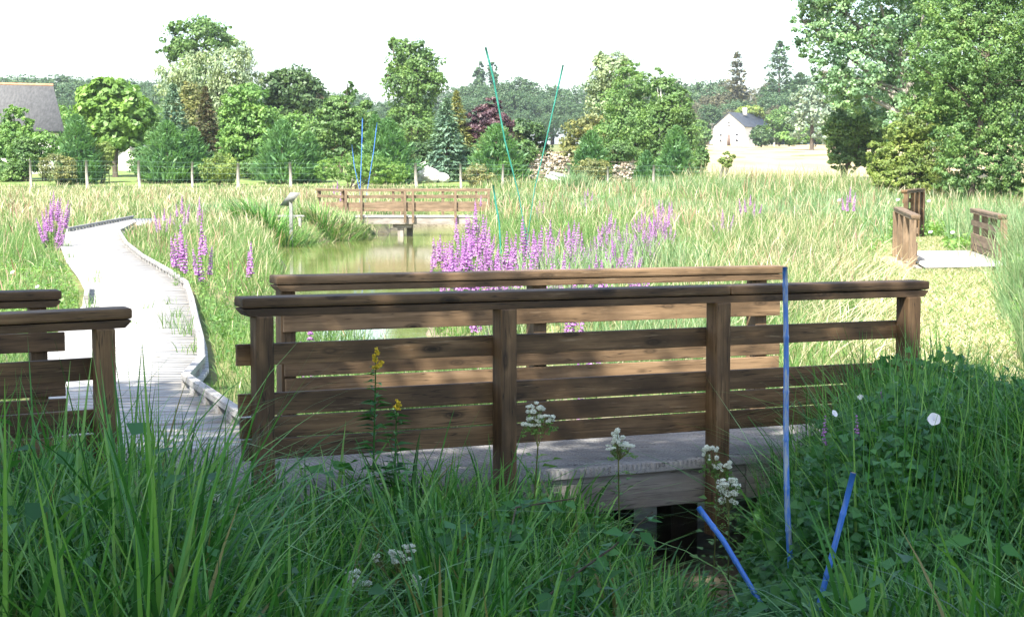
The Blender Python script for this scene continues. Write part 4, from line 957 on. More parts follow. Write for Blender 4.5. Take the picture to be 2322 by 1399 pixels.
und = MB(); n = 22000                                                       # low leaves between the blades
d = 4.2 + 5.0*R1.uniform(0, 1, n)**.8; x = R1.uniform(-1, 1, n)*(.34*d+1.5); k = near_side(x, d) < -.2; x, d = x[k], d[k]; n = len(x)
z = zt(x, d) + np.abs(R1.normal(0, .16, n))*np.interp(col_of(x, d), HX, HH)*1.3 + .02; a = R1.uniform(0, 6.28, n)
A = np.stack([np.cos(a), np.sin(a), R1.normal(.1, .4, n)], 1); NN = np.stack([R1.normal(0, .4, n), R1.normal(0, .4, n), np.ones(n)], 1)
L = R1.uniform(.025, .06, n); V, Q = leaf2(np.stack([x, d, z], 1), A, NN, L, L*R1.uniform(.45, .8, n)); und.add(V, Q)
n = 1900                                                                    # broader weed leaves in patches
d = R1.uniform(4.5, 8.4, n); x = R1.uniform(-1, 1, n)*(.34*d+.3); k = (near_side(x, d) < -.2) & (wob(x*1.9+1, d*1.7) > .12); x, d = x[k], d[k]; n = len(x)
z = zt(x, d) + np.interp(col_of(x, d), HX, HH)*R1.uniform(.25, .85, n); a = R1.uniform(0, 6.28, n)
A = np.stack([np.cos(a), np.sin(a), R1.normal(-.05, .35, n)], 1); NN = np.stack([R1.normal(0, .35, n), R1.normal(-.2, .35, n), np.ones(n)], 1)
L = R1.uniform(.06, .13, n); V, Q = leaf2(np.stack([x, d, z], 1), A, NN, L, L*R1.uniform(.4, .75, n), .08); und.add(V, Q)
tag(und.build('undergrowth', [LM['herb']]), 'low leafy herbs growing between the sedge on the near bank', kind='stuff')

# the tall tangle at the end of the bridge: sedge with climbing bindweed leaves
def hump(px):  # height of its leafy mass (m above the level of the deck) seen at column px
    return np.interp(px, [1680, 1760, 1850, 1950, 2030, 2150, 2250, 2400], [-.35, -.12, .22, .42, .50, .50, .42, .35])
tg = MB(); n = 22000
d = R1.uniform(6.2, 9.3, n); px = R1.uniform(1690, 2560, n); x = (px-1161)/F*d; k = (near_side(x, d) < -.12) | (x > B0.x + U.x*4.3); x, d, px = x[k], d[k], px[k]; n = len(x)
g = zt(x, d); top = np.maximum((hump(px) + .16*wob(x*2.2, d*2.0))*sstep(5.9, 7.6, d) + .02, g+.16); z = g + (top-g)*R1.uniform(0, 1, n)**.55 + .06*wob(x*5, d*5)
a = R1.uniform(0, 6.28, n); A = np.stack([np.cos(a), np.sin(a)-.5, R1.normal(-.35, .5, n)], 1); NN = np.stack([R1.normal(0, .5, n), R1.normal(-.5, .5, n), np.ones(n)], 1)
L = R1.uniform(.03, .075, n); V, Q = leaf2(np.stack([x, d, z], 1), A, NN, L, L*R1.uniform(.5, .95, n)); tg.add(V, Q)
LM['vine'] = leafmat('bindweed leaves', [(.03, .115, .028), (.055, .18, .04), (.095, .25, .06)], .34, .45, spec=.35)
tag(tg.build('foliage', [LM['vine']]), 'tangle of climbing bindweed leaves heaped over the sedge at the end of the bridge', kind='stuff')
sg = MB()
for q_ in range(640):
    d0 = R1.uniform(5.9, 9.6) if q_ < 380 else R1.uniform(7.2, 9.6); px = R1.uniform(1800, 2480) if q_ < 380 else R1.uniform(1960, 2400); x0 = (px-1161)/F*d0
    if px < 1960 and d0 < 7.1: continue
    if near_side(x0, d0) > -.1 and x0 < B0.x + U.x*4.35: continue
    m_ = int(R1.integers(8, 18)); bx = x0+R1.normal(0, .06, m_); by = d0+R1.normal(0, .06, m_); g = zt(bx, by); top = (hump(px)+R1.uniform(-.05, .32))*float(sstep(4.6, 7.2, d0))
    h = np.maximum(.3, (top-g)*R1.uniform(.7, 1.08, m_)); V, Q = blades(bx, by, g, h, R1.uniform(.007, .014, m_), R1.uniform(0, 6.28, m_), R1.uniform(.03, .28, m_), np.abs(R1.normal(.15, .3, m_)), BLADE6, R1, .5, np.where(R1.random(m_) < .15, R1.uniform(.55, .85, m_), 2.0)); sg.add(V, Q)
sg.build('sedge', [LM['blade']]).name = 'sedge_grass'
tag(bpy.data.objects['sedge_grass'], 'tall dark sedge blades standing up out of the bindweed tangle', kind='stuff')

# meadow
def walk_poly():
    return np.array([(v.x, v.y) for v in pR] + [(v.x, v.y) for v in pL[::-1]])
WP = walk_poly()
FB = np.array([tuple((far(s, w, 0)).xy) for s, w in ((-.4, -.3), (LF+.5, -.3), (LF+.5, 1.8), (-.4, 1.8))])
def free(x, y, pad=.12):
    ok = poly_sd(x, y, POND) > .0
    ok &= poly_sd(x, y, WP) > pad*.6
    ok &= ~inside(x, y, FB)
    ok &= path_dist(x, y) > .62
    ok &= (near_side(x, y) > W+.2) | ((x-B0.x)*U.x + (y-B0.y)*U.y > rail_s(2080)+.15) & (near_side(x, y) > -.2)
    ok &= ~((near_side(x, y) < W+.25) & ((x-B0.x)*U.x + (y-B0.y)*U.y < rail_s(2080)+.3))
    ok &= ditch_dist(x, y) > .5
    return ok
def scatter(n, d0, d1, pw=1.0, side=.39, extra=2.2):
    d = (d0**pw + (d1**pw-d0**pw)*R1.uniform(0, 1, n))**(1/pw); x = R1.uniform(-1, 1, n)*(side*d+extra); k = free(x, d); return x[k], d[k]
def mheight(x, y):
    h = .42 + .10*wob(x*.8, y*.5)
    right = sstep(-.9, .4, x - np.interp(y, [12, 24, 33, 60, 75], [1.2, -1.2, -1.2, -1.0, -1.5]))
    h = h + right*(.10*sstep(14, 22, y) + .25*sstep(26, 40, y)) + .14*right*wob(x*.5+3, y*.3)
    h = h*(1 - .5*np.exp(-((col_of(x, y)-1240)/330.)**4)*sstep(13, 16, y)*(1-sstep(31, 38, y)))
    h = h + .52*sstep(1480, 1600, col_of(x, y))*sstep(62, 80, y)*(1-sstep(1900, 2010, col_of(x, y)))
    h = h*(1 - .8*np.exp(-((col_of(x, y)-2068)/60.)**4)*sstep(30, 36, y)*(1-sstep(46, 50, y)))          # trodden gap in front of the little railing
    h = np.where((x < -4) & (y > 28), h + .18, h)
    h = h*(1 - .45*sstep(72, 88, y)*(1-right))
    pd = path_dist(x, y); h = h*(.38 + .62*sstep(.7, 2.0, pd))
    wd = poly_sd(x, y, WP); h = h*(.55 + .45*sstep(.1, 1.2, wd))
    return np.maximum(h, .1)
def strawness(x, y):
    s = .16 + .12*wob(x*.35, y*.2+2)
    s = s + .38*sstep(34, 60, y)*(x < -5) + .30*sstep(2.2, 4, x)*(1-sstep(36, 55, y)) + .14*sstep(45, 70, y)
    s = s - .10*(y < 22)*(x < 1)
    return np.clip(s, .03, .75)
mw = MB()
for n, d0, d1, w0, seg in ((90000, 6.5, 22, .0075, BLADE), (120000, 20, 45, .010, SHORT), (110000, 42, 92, .022, SHORT)):
    x, y = scatter(n, d0, d1, 1.6); n = len(x); st_ = R1.random(n) < strawness(x, y)*.40
    h = mheight(x, y)*R1.uniform(.45, 1.05, n); w = w0*R1.uniform(.6, 1.5, n)
    V, Q = blades(x, y, zt(x, y)-.03, h, w, R1.uniform(0, 6.28, n), R1.uniform(0, .35, n), np.abs(R1.normal(.25, .25, n)), seg, R1, 1.2)
    mw.add(V, Q); mw.m[-1] = np.repeat(st_.astype(int), len(seg)-1)
for n, d0, d1, w0 in ((16000, 10, 24, .007), (34000, 22, 48, .010), (44000, 45, 90, .020)):   # flowering stems with seed heads
    x, y = scatter(n, d0, d1, 1.6); k = R1.random(len(x)) < strawness(x, y)*.66; x, y = x[k], y[k]; n = len(x)
    h = mheight(x, y)*R1.uniform(.8, 1.35, n)
    V, Q = blades(x, y, zt(x, y)-.02, h, w0*R1.uniform(.6, 1.4, n), R1.uniform(0, 6.28, n), R1.uniform(0, .25, n), np.abs(R1.normal(.2, .25, n)), STRAW, R1, 1.2)
    mw.add(V, Q, 1)
x = R1.uniform(-1, 1, 60000)*1.0; k_ = R1.uniform(0, 1, 60000)*(len(PC)-1)                     # clippings and short growth on the mown path
bx = np.interp(k_, np.arange(len(PC)), PC[:, 0]) + x*.8; by = np.interp(k_, np.arange(len(PC)), PC[:, 1])
q = ~((by > 29) & (by < 33.6)) & (by > 10.6); bx, by = bx[q], by[q]; n = len(bx)
V, Q = blades(bx, by, zt(bx, by)+.02, R1.uniform(.03, .10, n), R1.uniform(.006, .016, n), R1.uniform(0, 6.28, n), R1.uniform(.3, 1.6, n), R1.uniform(0, .8, n), SHORT, R1, 1.2)
mw.add(V, Q); mw.m[-1] = np.repeat((R1.random(n) < .55).astype(int), 3)
n = 26000; x, y = scatter(n, 14, 46, 1.5); 
k = (R1.random(len(x)) < .8*np.exp(-((x-np.interp(y, [14, 21, 30, 46], [2.6, 3.9, 5.4, 6.5]))/1.7)**2)); x, y = x[k], y[k]; n = len(x)   # beaten down pale hay beside the path
V, Q = blades(x, y, zt(x, y)+.02, R1.uniform(.2, .5, n), R1.uniform(.006, .014, n), R1.uniform(-.8, 1.2, n), R1.uniform(.5, 1.6, n), R1.uniform(0, .8, n), SHORT, R1, 1.2); mw.add(V, Q, 1)
x, y = scatter(9000, 14, 80, 1.4); k = (wob(x*.7+5, y*.35) > .25); x, y = x[k], y[k]; n = len(x)          # brown seeding docks and rushes
V, Q = blades(x, y, zt(x, y)-.02, mheight(x, y)*R1.uniform(.8, 1.4, n), np.clip(.0005*y, .009, .03)*R1.uniform(.7, 1.5, n), R1.uniform(0, 6.28, n), R1.uniform(0, .2, n), np.abs(R1.normal(.1, .1, n)), STRAW, R1, 1.2); mw.add(V, Q, 2)
LM['tan'] = leafmat('brown seed heads', [(.16, .10, .055), (.26, .17, .10), (.34, .25, .16), (.30, .19, .16)], .2, .7)
for px, py, h_, n in ((385, 745, .28, 26), (418, 760, .34, 30), (400, 720, .20, 16), (380, 690, .16, 12), (335, 700, .12, 10), (215, 640, .25, 22), (205, 700, .28, 24), (225, 620, .16, 14), (430, 800, .22, 20), (150, 560, .22, 20), (300, 735, .10, 8), (160, 585, .2, 16)):   # tufts growing up between the planks
    g_ = G(px, py); bx = g_.x+R1.normal(0, .05, n); by = g_.y+R1.normal(0, .09, n)
    V, Q = blades(bx, by, np.zeros(n)-.01, h_*R1.uniform(.4, 1.1, n), R1.uniform(.006, .011, n), R1.uniform(0, 6.28, n), R1.uniform(0, .4, n), np.abs(R1.normal(.2, .3, n)), SHORT, R1, 1.2); mw.add(V, Q, 0)
mw.build('meadow_grass', [LM['meadow'], LM['straw'], LM['tan']]); tag(bpy.data.objects['meadow_grass'], 'sunlit meadow of green grass and ripe pale seed heads round the pond', kind='stuff')

rd = MB()
def reeds(n, cx, cy, sx, sy, h0):
    x = R1.normal(cx, sx, n); y = R1.normal(cy, sy, n); k = free(x, y); x, y = x[k], y[k]; n = len(x)
    w = np.clip(.0006*y, .010, .045)*R1.uniform(.6, 1.3, n)
    V, Q = blades(x, y, zt(x, y)-.03, h0*R1.uniform(.5, 1.05, n), w, R1.uniform(0, 6.28, n), R1.uniform(.02, .25, n), np.abs(R1.normal(.15, .2, n)), BLADE, R1, 1.2); rd.add(V, Q)
for px, d, h, n, s in ((1305, 82, 1.3, 500, .4), (1560, 80, 1.2, 700, 2.6), (1700, 78, 1.2, 700, 2.4), (1900, 66, 1.1, 800, 2.2), (1250, 70, .9, 700, 1.8), (1450, 60, .95, 1500, 1.6), (1820, 50, 1.0, 1500, 1.6), (1960, 52, .7, 900, 1.0), (2300, 38, 1.3, 2200, 1.2), (2365, 26, 1.25, 1500, .24), (2350, 19, 1.05, 1300, .18), (2340, 14.5, .9, 900, .15), (2250, 42, .6, 1500, .5), (2230, 52, .7, 1600, 1.3), (530, 62, .8, 900, 1.4), (1290, 24, .8, 700, .6), (1450, 28, .8, 700, .7), (1130, 18.5, .75, 700, .5), (1500, 16, .65, 700, .5)):
    reeds(n, (px-1161)/F*d, d, s, s*.8, h)
rd.build('reeds', [LM['reed']]).name = 'reed_grass'; tag(bpy.data.objects['reed_grass'], 'patches of taller blue green reeds and rushes in the meadow and along the path', kind='stuff')
hb_ = MB()                                                                                      # leafy herbs between the right hand path and the trees, and along the boardwalk
def herbs(n, px0, px1, d0, d1, h, lf):
    d = R1.uniform(d0, d1, n); x = (R1.uniform(px0, px1, n)-1161)/F*d; k = free(x, d); x, d = x[k], d[k]; n = len(x); z = zt(x, d) + h*R1.uniform(0, 1, n)*(.7+.4*wob(x*1.5, d))
    a = R1.uniform(0, 6.28, n); A = np.stack([np.cos(a), np.sin(a), R1.normal(.1, .4, n)], 1); NN = np.stack([R1.normal(0, .5, n), R1.normal(0, .5, n), np.ones(n)], 1)
    L = lf*R1.uniform(.6, 1.4, n); V, Q = leaf2(np.stack([x, d, z], 1), A, NN, L, L*R1.uniform(.4, .8, n)); hb_.add(V, Q)
herbs(9000, 2110, 2400, 34, 66, .5, .11); herbs(3000, 1960, 2110, 34, 62, .22, .10); herbs(6000, 2020, 2125, 35.5, 41.6, .78, .09); herbs(6000, 2085, 2240, 36.5, 46, .5, .09); herbs(3500, 2300, 2420, 15, 29, .6, .07); herbs(5000, 1150, 1950, 40, 78, .6, .12); herbs(3500, 260, 640, 14, 30, .28, .05); herbs(2500, -60, 200, 16, 30, .3, .06)
tag(hb_.build('foliage', [LM['fresh']]), 'leafy green herbs mixed into the meadow and below the alders', kind='stuff')

# sedge tussocks on the pond shore
for i, (px, py, d, h, w_, nm) in enumerate(((628, 545, 52.5, 1.35, 1.0, 'largest dark sedge tussock at the corner of the pond shore'), (690, 545, 54.5, 1.05, .9, 'sedge tussock under the information board'), (750, 540, 56.5, 1.0, .9, 'yellowish sedge tussock midway along the pond shore'), (805, 530, 58.0, .75, .7, 'small sedge tussock at the foot of the far footbridge'))):
    c = P(px, py, d); x0, y0 = c.x - .3, d + .5; n = 900; a = R1.uniform(0, 6.28, n); q = w_*.75*np.sqrt(R1.uniform(0, 1, n)); bx, by = x0+np.cos(a)*q*1.5, y0+np.sin(a)*q*.8
    V, Q = blades(bx, by, zt(bx, by)-.05, h*R1.uniform(.5, 1.05, n), R1.uniform(.012, .03, n), a+R1.normal(0, .4, n), R1.uniform(.05, .4, n), R1.uniform(.1, 1.2, n), BLADE, R1)
    o = link('sedge_tussock', npmesh('sedge_tussock', V - np.array([x0, y0, z1(x0, y0)]), Q, [LM['meadow' if i % 2 else 'blade'], LM['straw']], np.repeat((R1.random(n) < (.1, .15, .35, .2)[i]).astype(int), 4))); o.location = (x0, y0, z1(x0, y0))
    tag(o, nm, 'sedge', 'sedge tussocks on the pond shore')

# ------------------------------------------------------------------ flowers
def petal(name, cols, tr=.3): return leafmat(name, cols, tr, .6, tr_tint=(1.1, .9, 1.1))
LM['purple'] = petal('loosestrife petals', [(.27, .085, .33), (.38, .155, .43), (.50, .26, .54), (.34, .20, .32)])
LM['cream'] = petal('meadowsweet florets', [(.58, .64, .48), (.74, .79, .66), (.82, .85, .75)], .2)
LM['yellow'] = petal('goldenrod florets', [(.55, .42, .02), (.75, .58, .04), (.45, .42, .05)])
LM['white'] = petal('bindweed petals', [(.85, .85, .86), (.88, .88, .89)])
fr_ = np.random.default_rng(21)
def spike_mesh(H, r, n, pet):
    t = fr_.uniform(0, 1, n)**.9; a = fr_.uniform(0, 6.28, n); rr = r*(1-t**1.6*.85)*fr_.uniform(.35, 1, n)
    whorl = np.round(t*H/(r*.9))*(r*.9)/H; t = t*.45+whorl*.55
    c = np.stack([np.cos(a)*rr, np.sin(a)*rr, t*H], 1); nn = np.stack([np.cos(a), np.sin(a), np.full(n, .5)], 1) + fr_.normal(0, .5, (n, 3))
    L = pet*fr_.uniform(.6, 1.3, n)*(1-.5*t); V, Q = leaves(c, nn, L, L*.7, fr_); return npmesh('flower_spike', V, Q, [LM['purple']])
SPIKE = [spike_mesh(.40, .042, 300, .036), spike_mesh(.50, .046, 360, .036), spike_mesh(.32, .036, 220, .034), spike_mesh(.12, .014, 60, .014)]
def loosestrife(px, pyt, d, wpx, n, label, group=None, hh=.85, var=.35, small=False):
    k = d/F; c = P(px, pyt, d); x0, y0 = c.x, d; z0 = z1(x0, y0); topz = c.z
    root = thing('loosestrife', label, 'flower', (x0, y0, z0), group); mb = MB(); sp = []
    for i in range(n):
        u = (i+.5)/n*2-1 + fr_.uniform(-.5, .5)/n; dx = u*wpx*k*.5; dy = fr_.uniform(-.3, .3)*max(.3, wpx*k*.5)
        tz = topz - var*(fr_.uniform(0, 1)**.8 + abs(u)**2*.35)*(.45 if small else 1) if i != n//2 else topz
        tz = max(tz, z0+.35); b = Vector((x0 + dx*.45, y0 + dy*.4, z0)); t = Vector((x0+dx, y0+dy, tz)); v = 3 if small else int(fr_.integers(3)); SH = (.40, .50, .32, .12)[v]
        ax = (t-b).normalized(); base = t - ax*SH; s_ = fr_.uniform(.8, 1.2)
        mb.add(*tube([b, b.lerp(base, .5)+Vector((dx*.05, 0, 0)), base, t], [max(.004, k*.8), max(.003, k*.7), max(.003, k*.5), .001], 4, False))
        L = (base-b).length; m_ = max(6, int(L*26)); q = fr_.uniform(.1, 1, m_)
        pc = np.array(b)[None]+np.array(base-b)[None]*q[:, None]; an = fr_.uniform(0, 6.28, m_); A = np.stack([np.cos(an), np.sin(an), np.full(m_, .5)], 1); NN = np.stack([-np.cos(an)*.5, -np.sin(an)*.5, np.ones(m_)], 1)
        ll_ = fr_.uniform(.05, .10, m_)*(.5 if small else 1); V, Q = leaf2(pc, A, NN, ll_, ll_*.26); mb.add(V, Q); sp.append((base, ax, s_, v))
    mb.build('stem', [LM['fresh']], root)
    for base, ax, s_, v in sp:
        o = link('flower_spike', SPIKE[v], root); o.location = base - Vector((x0, y0, z0)); o.rotation_euler = ax.to_track_quat('Z', 'Y').to_euler(); o.scale = (s_*1.05, s_*1.05, s_)
    return root
loosestrife(118, 438, 36, 78, 22, 'big clump of tall purple loosestrife beside the bend of the boardwalk', hh=1.1, var=.75)
loosestrife(405, 520, 23.5, 40, 5, 'purple loosestrife with few spikes right of the boardwalk kerb', var=.3)
loosestrife(460, 510, 23.0, 50, 5, 'purple loosestrife with broad spikes between boardwalk and pond', var=.35)
loosestrife(370, 470, 40, 50, 5, 'small purple loosestrife beyond the boardwalk bend', var=.4)
loosestrife(410, 450, 44, 50, 5, 'thin purple loosestrife in the pale grass behind the boardwalk', var=.45)
loosestrife(452, 447, 46, 20, 3, 'lone slender purple loosestrife in the pale grass', var=.4)
loosestrife(565, 560, 25, 16, 2, 'tiny purple loosestrife at the edge of the pond grass', var=.2)
GR = 'purple loosestrife in the stand by the pond'
for i, (px, pyt, d, w_, n) in enumerate(((995, 525, 23, 40, 6), (1030, 500, 26, 60, 8), (1075, 470, 27, 60, 8), (1110, 520, 24, 60, 9), (1060, 545, 21, 60, 8), (1145, 520, 22, 60, 8), (1180, 500, 26, 50, 6), (1210, 530, 24, 50, 7), (1250, 500, 30, 50, 5), (1290, 530, 27, 60, 7), (1335, 560, 25, 60, 8), (1385, 540, 26, 60, 8), (1430, 560, 25, 60, 8), (1400, 510, 31, 50, 5), (1455, 470, 38, 60, 7), (1500, 450, 42, 50, 6), (1515, 480, 36, 40, 5), (1350, 575, 21, 60, 5), (1250, 590, 19, 60, 5), (1300, 625, 17, 50, 4), (1090, 610, 19.5, 60, 4), (1240, 545, 25, 60, 7), (1275, 575, 22, 60, 6), (1320, 535, 28, 60, 7), (1370, 515, 31, 60, 6), (1410, 545, 27, 70, 8), (1440, 525, 30, 50, 7), (1475, 500, 34, 60, 7), (1160, 560, 20, 60, 7), (1020, 550, 20, 50, 6), (1120, 575, 19, 60, 6), (1200, 580, 19, 60, 6), (1365, 595, 20, 60, 5), (1450, 590, 22, 60, 5), (1490, 470, 38, 50, 8), (1460, 505, 33, 50, 8), (1420, 500, 34, 60, 8), (1380, 480, 38, 40, 5), (1300, 505, 32, 50, 6), (1520, 450, 43, 40, 6), (1345, 530, 29, 60, 8), (1230, 520, 28, 50, 7), (1470, 545, 28, 60, 6), (1050, 520, 24, 60, 9), (1095, 495, 26, 60, 9))):
    loosestrife(px, pyt, d, w_, n, 'purple loosestrife in the dense stand between the far railing and the pond', GR, var=.4)
for px, pyt, d, w_, n, nm in ((1640, 480, 40, 60, 5, 'pale purple loosestrife among straw stems near the field side'), (1700, 440, 46, 70, 5, 'faded loosestrife in the seeding grass below the straw field'), (1925, 424, 44, 40, 4, 'deep purple loosestrife standing alone left of the short path bridge'), (1330, 425, 62, 40, 4, 'faint purple loosestrife below the round dark shrub'), (765, 412, 66, 30, 3, 'purple loosestrife behind the far footbridge railing'), (1225, 450, 50, 30, 3, 'thin purple loosestrife between the two tall green canes'), (1085, 440, 55, 26, 2, 'sparse purple loosestrife by the end of the far footbridge')):
    loosestrife(px, pyt, d, w_, n, nm, var=.35)
loosestrife(700, 748, 13.5, 50, 3, 'low purple loosestrife seen through the far railing boards', var=.25)
loosestrife(1335, 742, 13.0, 60, 3, 'low purple loosestrife behind the middle post of the far railing', var=.2)
for px, pyt, d, nm in ((1868, 945, 7.4, 'small purple flower spike on the leafy tangle next to the blue cane'), (1945, 952, 7.5, 'small purple flower spike in the middle of the leafy tangle'), (1995, 868, 8.2, 'taller purple flower spike among the dark sedge blades')):
    loosestrife(px, pyt, d, 8, 1, nm, small=True)

def floret_cluster(lumps, n, size, rng):
    P_ = [];
    for (c, r) in lumps:
        m_ = max(20, int(n*r[0]*r[2]/sum(l[1][0]*l[1][2] for l in lumps))); q = unit(rng.normal(size=(m_, 3)))*rng.uniform(.3, 1, (m_, 1))**.5
        P_.append(np.array(c)+q*np.array(r))
    c = np.concatenate(P_); nn = rng.normal(size=c.shape) + np.array([0, -.3, .8]); L = size*rng.uniform(.6, 1.4, len(c)); return leaves(c, nn, L, L*.85, rng)
def meadowsweet(heads, d, foot, label, leafy=True, seed=0):
    """heads: (px, py, rx, ry) in photograph pixels at distance d; foot: (px, py) where the stem goes down"""
    rng = np.random.default_rng(100+seed); k = d/F; b = P(foot[0], foot[1], d); b.z = z1(b.x, b.y); root = thing('meadowsweet', label, 'flower', tuple(b), 'meadowsweet on the near bank'); st_ = MB(); lv = MB()
    fork = P(np.mean([h[0] for h in heads]), max(h[1]+h[3] for h in heads)+45, d)
    st_.add(*tube([b, b.lerp(fork, .5)+Vector((rng.normal(0, .02), 0, 0)), fork], [.004, .0035, .003], 6))
    for (px, py, rx, ry) in heads:
        c = P(px, py, d); lumps = []; mr = rx*k; mz = ry*k
        for _ in range(15):
            o = np.array([rng.uniform(-.75, .75)*mr, rng.uniform(-.6, .6)*mr, rng.uniform(-.75, .7)*mz]); s = rng.uniform(.16, .36); lumps.append((np.array(c)+o, (mr*s, mr*s, mz*s*.8)))
            e = Vector(lumps[-1][0]); st_.add(*tube([fork.lerp(c, .45), fork.lerp(e, .8), e], [.0022, .0015, .001], 4, False))
        V, Q = floret_cluster(lumps, 1500, .0056, rng); mb = MB(); mb.add(V, Q); mb.build('flower_head', [LM['cream']], root)
        bl = [(np.array(l[0]) - np.array([rng.uniform(-.4, .4)*mr, 0, mz*rng.uniform(.9, 2.2)]), (l[1][0]*.9, l[1][1], l[1][2]*.8)) for l in lumps]
        V, Q = floret_cluster(bl, 300, .007, rng); lv.add(V, Q)
        st_.add(*tube([fork, fork.lerp(c, .5), c], [.0028, .002, .0012], 5, False))
    m_ = 60 if leafy else 18; q = rng.uniform(.25, 1, m_); pc = np.array(b)[None] + np.array(fork-b)[None]*q[:, None]; an = rng.uniform(0, 6.28, m_); A = np.stack([np.cos(an), np.sin(an), np.full(m_, .25)], 1)
    pc = pc + A*rng.uniform(0, .08, (m_, 1)); NN = np.stack([rng.normal(0, .4, m_), rng.normal(0, .4, m_), np.ones(m_)], 1); ll_ = rng.uniform(.02, .055, m_); V, Q = leaf2(pc, A, NN, ll_, ll_*.55); lv.add(V, Q)
    lv.build('leaves', [LM['fresh']], root); st_.build('stem', [LM['olive']], root)
meadowsweet([(1214, 925, 24, 18), (1240, 945, 22, 14), (1205, 955, 26, 14)], 7.55, (1215, 1160), 'creamy meadowsweet in front of the second bridge post', seed=1)
meadowsweet([(1400, 990, 18, 20), (1405, 1012, 34, 12)], 7.6, (1395, 1190), 'faint creamy meadowsweet before the grey deck edge', seed=2)
meadowsweet([(1610, 1025, 20, 24), (1645, 1055, 18, 16), (1622, 1058, 10, 8)], 7.4, (1590, 1230), 'upright creamy meadowsweet against the third bridge post', seed=3)
meadowsweet([(1650, 1115, 30, 32), (1655, 1090, 22, 10)], 7.1, (1640, 1300), 'drooping creamy meadowsweet over the dark ditch', seed=4)
meadowsweet([(905, 1262, 32, 22), (928, 1242, 18, 12), (852, 1264, 10, 10)], 6.0, (900, 1400), 'bright creamy meadowsweet low among the sedge, with three heads', seed=5)
meadowsweet([(815, 1312, 30, 24), (795, 1302, 14, 10)], 5.9, (815, 1400), 'broad creamy meadowsweet lowest on the bank', seed=6)
meadowsweet([(945, 1318, 12, 20)], 5.9, (935, 1400), 'narrow creamy meadowsweet beside the bright one in the sedge', leafy=False, seed=7)
meadowsweet([(490, 1130, 22, 14)], 6.7, (490, 1260), 'small pale meadowsweet on the bank below the gap in the railings', leafy=False, seed=8)

def goldenrod(px, pyt, pyb, d, label, heads, seed):
    rng = np.random.default_rng(seed); k = d/F; t = P(px, pyt, d); b = P(px-12, pyb, d); b.z = z1(b.x, b.y); root = thing('goldenrod', label, 'flower', tuple(b)); st_ = MB(); lv = MB()
    st_.add(*tube([b, b.lerp(t, .5), t], [.006, .005, .002], 6)); m_ = 70; q = rng.uniform(.25, .93, m_); an = rng.uniform(0, 6.28, m_)
    pc = np.array(b)[None] + np.array(t-b)[None]*q[:, None]; A = np.stack([np.cos(an), np.sin(an), np.full(m_, .1)], 1); NN = np.stack([rng.normal(0, .25, m_), rng.normal(0, .25, m_), np.ones(m_)], 1)
    ll_ = rng.uniform(.10, .17, m_)*(1.2-.75*q); V, Q = leaf2(pc, A, NN, ll_, ll_*.36, .08); lv.add(V, Q); lv.build('leaves', [LM['herb']], root)
    for (hx, hy, rx, ry) in heads:
        c = P(hx, hy, d); lum = [(np.array(c)+np.array([rng.uniform(-1, 1)*rx*k*(1-i/9), rng.uniform(-.6, .6)*rx*k, (i/8*2-1)*ry*k]), (rx*k*(.55-.04*i), rx*k*.4, ry*k*.2)) for i in range(9)]
        V, Q = floret_cluster(lum, 620, .008, rng); mb = MB(); mb.add(V, Q); mb.build('flower_head', [LM['yellow']], root); st_.add(*tube([t.lerp(b, .15), c], [.002, .001], 4, False))
    st_.build('stem', [LM['herb']], root)
goldenrod(853, 790, 1150, 7.85, 'tall leafy plant with a yellow flower cone in front of the bridge railing', [(853, 812, 15, 22)], 3)
goldenrod(900, 905, 1150, 7.8, 'shorter leafy plant with a small yellow flower beside the tall one', [(900, 917, 12, 10)], 4)

def trumpet(px, py, d, r, label, face, group=None):
    c = P(px, py, d); fdir = Vector(face).normalized(); a = fdir.cross(Vector((0, 0, 1))).normalized(); b = a.cross(fdir); mb = MB(); V = []; Q = []; n = 20
    for (rr, z) in ((.06, -1.1), (.10, -.7), (.25, -.35), (.6, -.08), (1.0, .02)):
        for i in range(n):
            an = 2*math.pi*i/n; w = rr*r*(1+.05*math.cos(5*an)*(rr > .5)); V.append(c + a*math.cos(an)*w + b*math.sin(an)*w + fdir*z*r)
    for j in range(4):
        for i in range(n): Q.append((j*n+i, j*n+(i+1) % n, (j+1)*n+(i+1) % n, (j+1)*n+i))
    root = thing('bindweed_flower', label, 'flower', tuple(c - fdir*r), group); mb.add([tuple(v) for v in V], Q); mb.build('petals', [LM['white']], root, smooth=True)
    s = MB(); s.add(*tube([c-fdir*r*1.0, c-fdir*r*2.2-Vector((0, 0, r)), c-fdir*r*2-Vector((0, 0, r*4))], [r*.1, r*.06, r*.05], 5)); s.build('stem', [LM['herb']], root)
trumpet(2118, 950, 7.0, .027, 'large round white bindweed flower on the sedge tangle', (-.25, -1, .35))
trumpet(1893, 937, 7.2, .016, 'small white bindweed flower half hidden by leaves near the blue cane', (.5, -.6, .5))
trumpet(1951, 900, 8.0, .014, 'tiny white bindweed flower high in the tangle against the railing', (-.4, -.7, .5))
for i, (px, py, d, r, nm) in enumerate(((2110, 526, 34, .042, 'white bindweed flower on the green growth between the path railings'), (2160, 527, 34.5, .042, 'white bindweed flower nearest the pale path railing'), (2036, 453, 46, .05, 'white bindweed flower left of the little dark railing'), (2106, 456, 46, .05, 'white bindweed flower right of the little dark railing'), (1903, 454, 44, .045, 'white flower beside the lone deep purple loosestrife'), (28, 617, 24, .035, 'white flower in the grass left of the boardwalk'), (84, 650, 22, .03, 'white flower above the far railing end by the boardwalk'))):
    trumpet(px, py, d, r, nm, (-.4, -.55, .9), 'white bindweed flowers in the meadow')

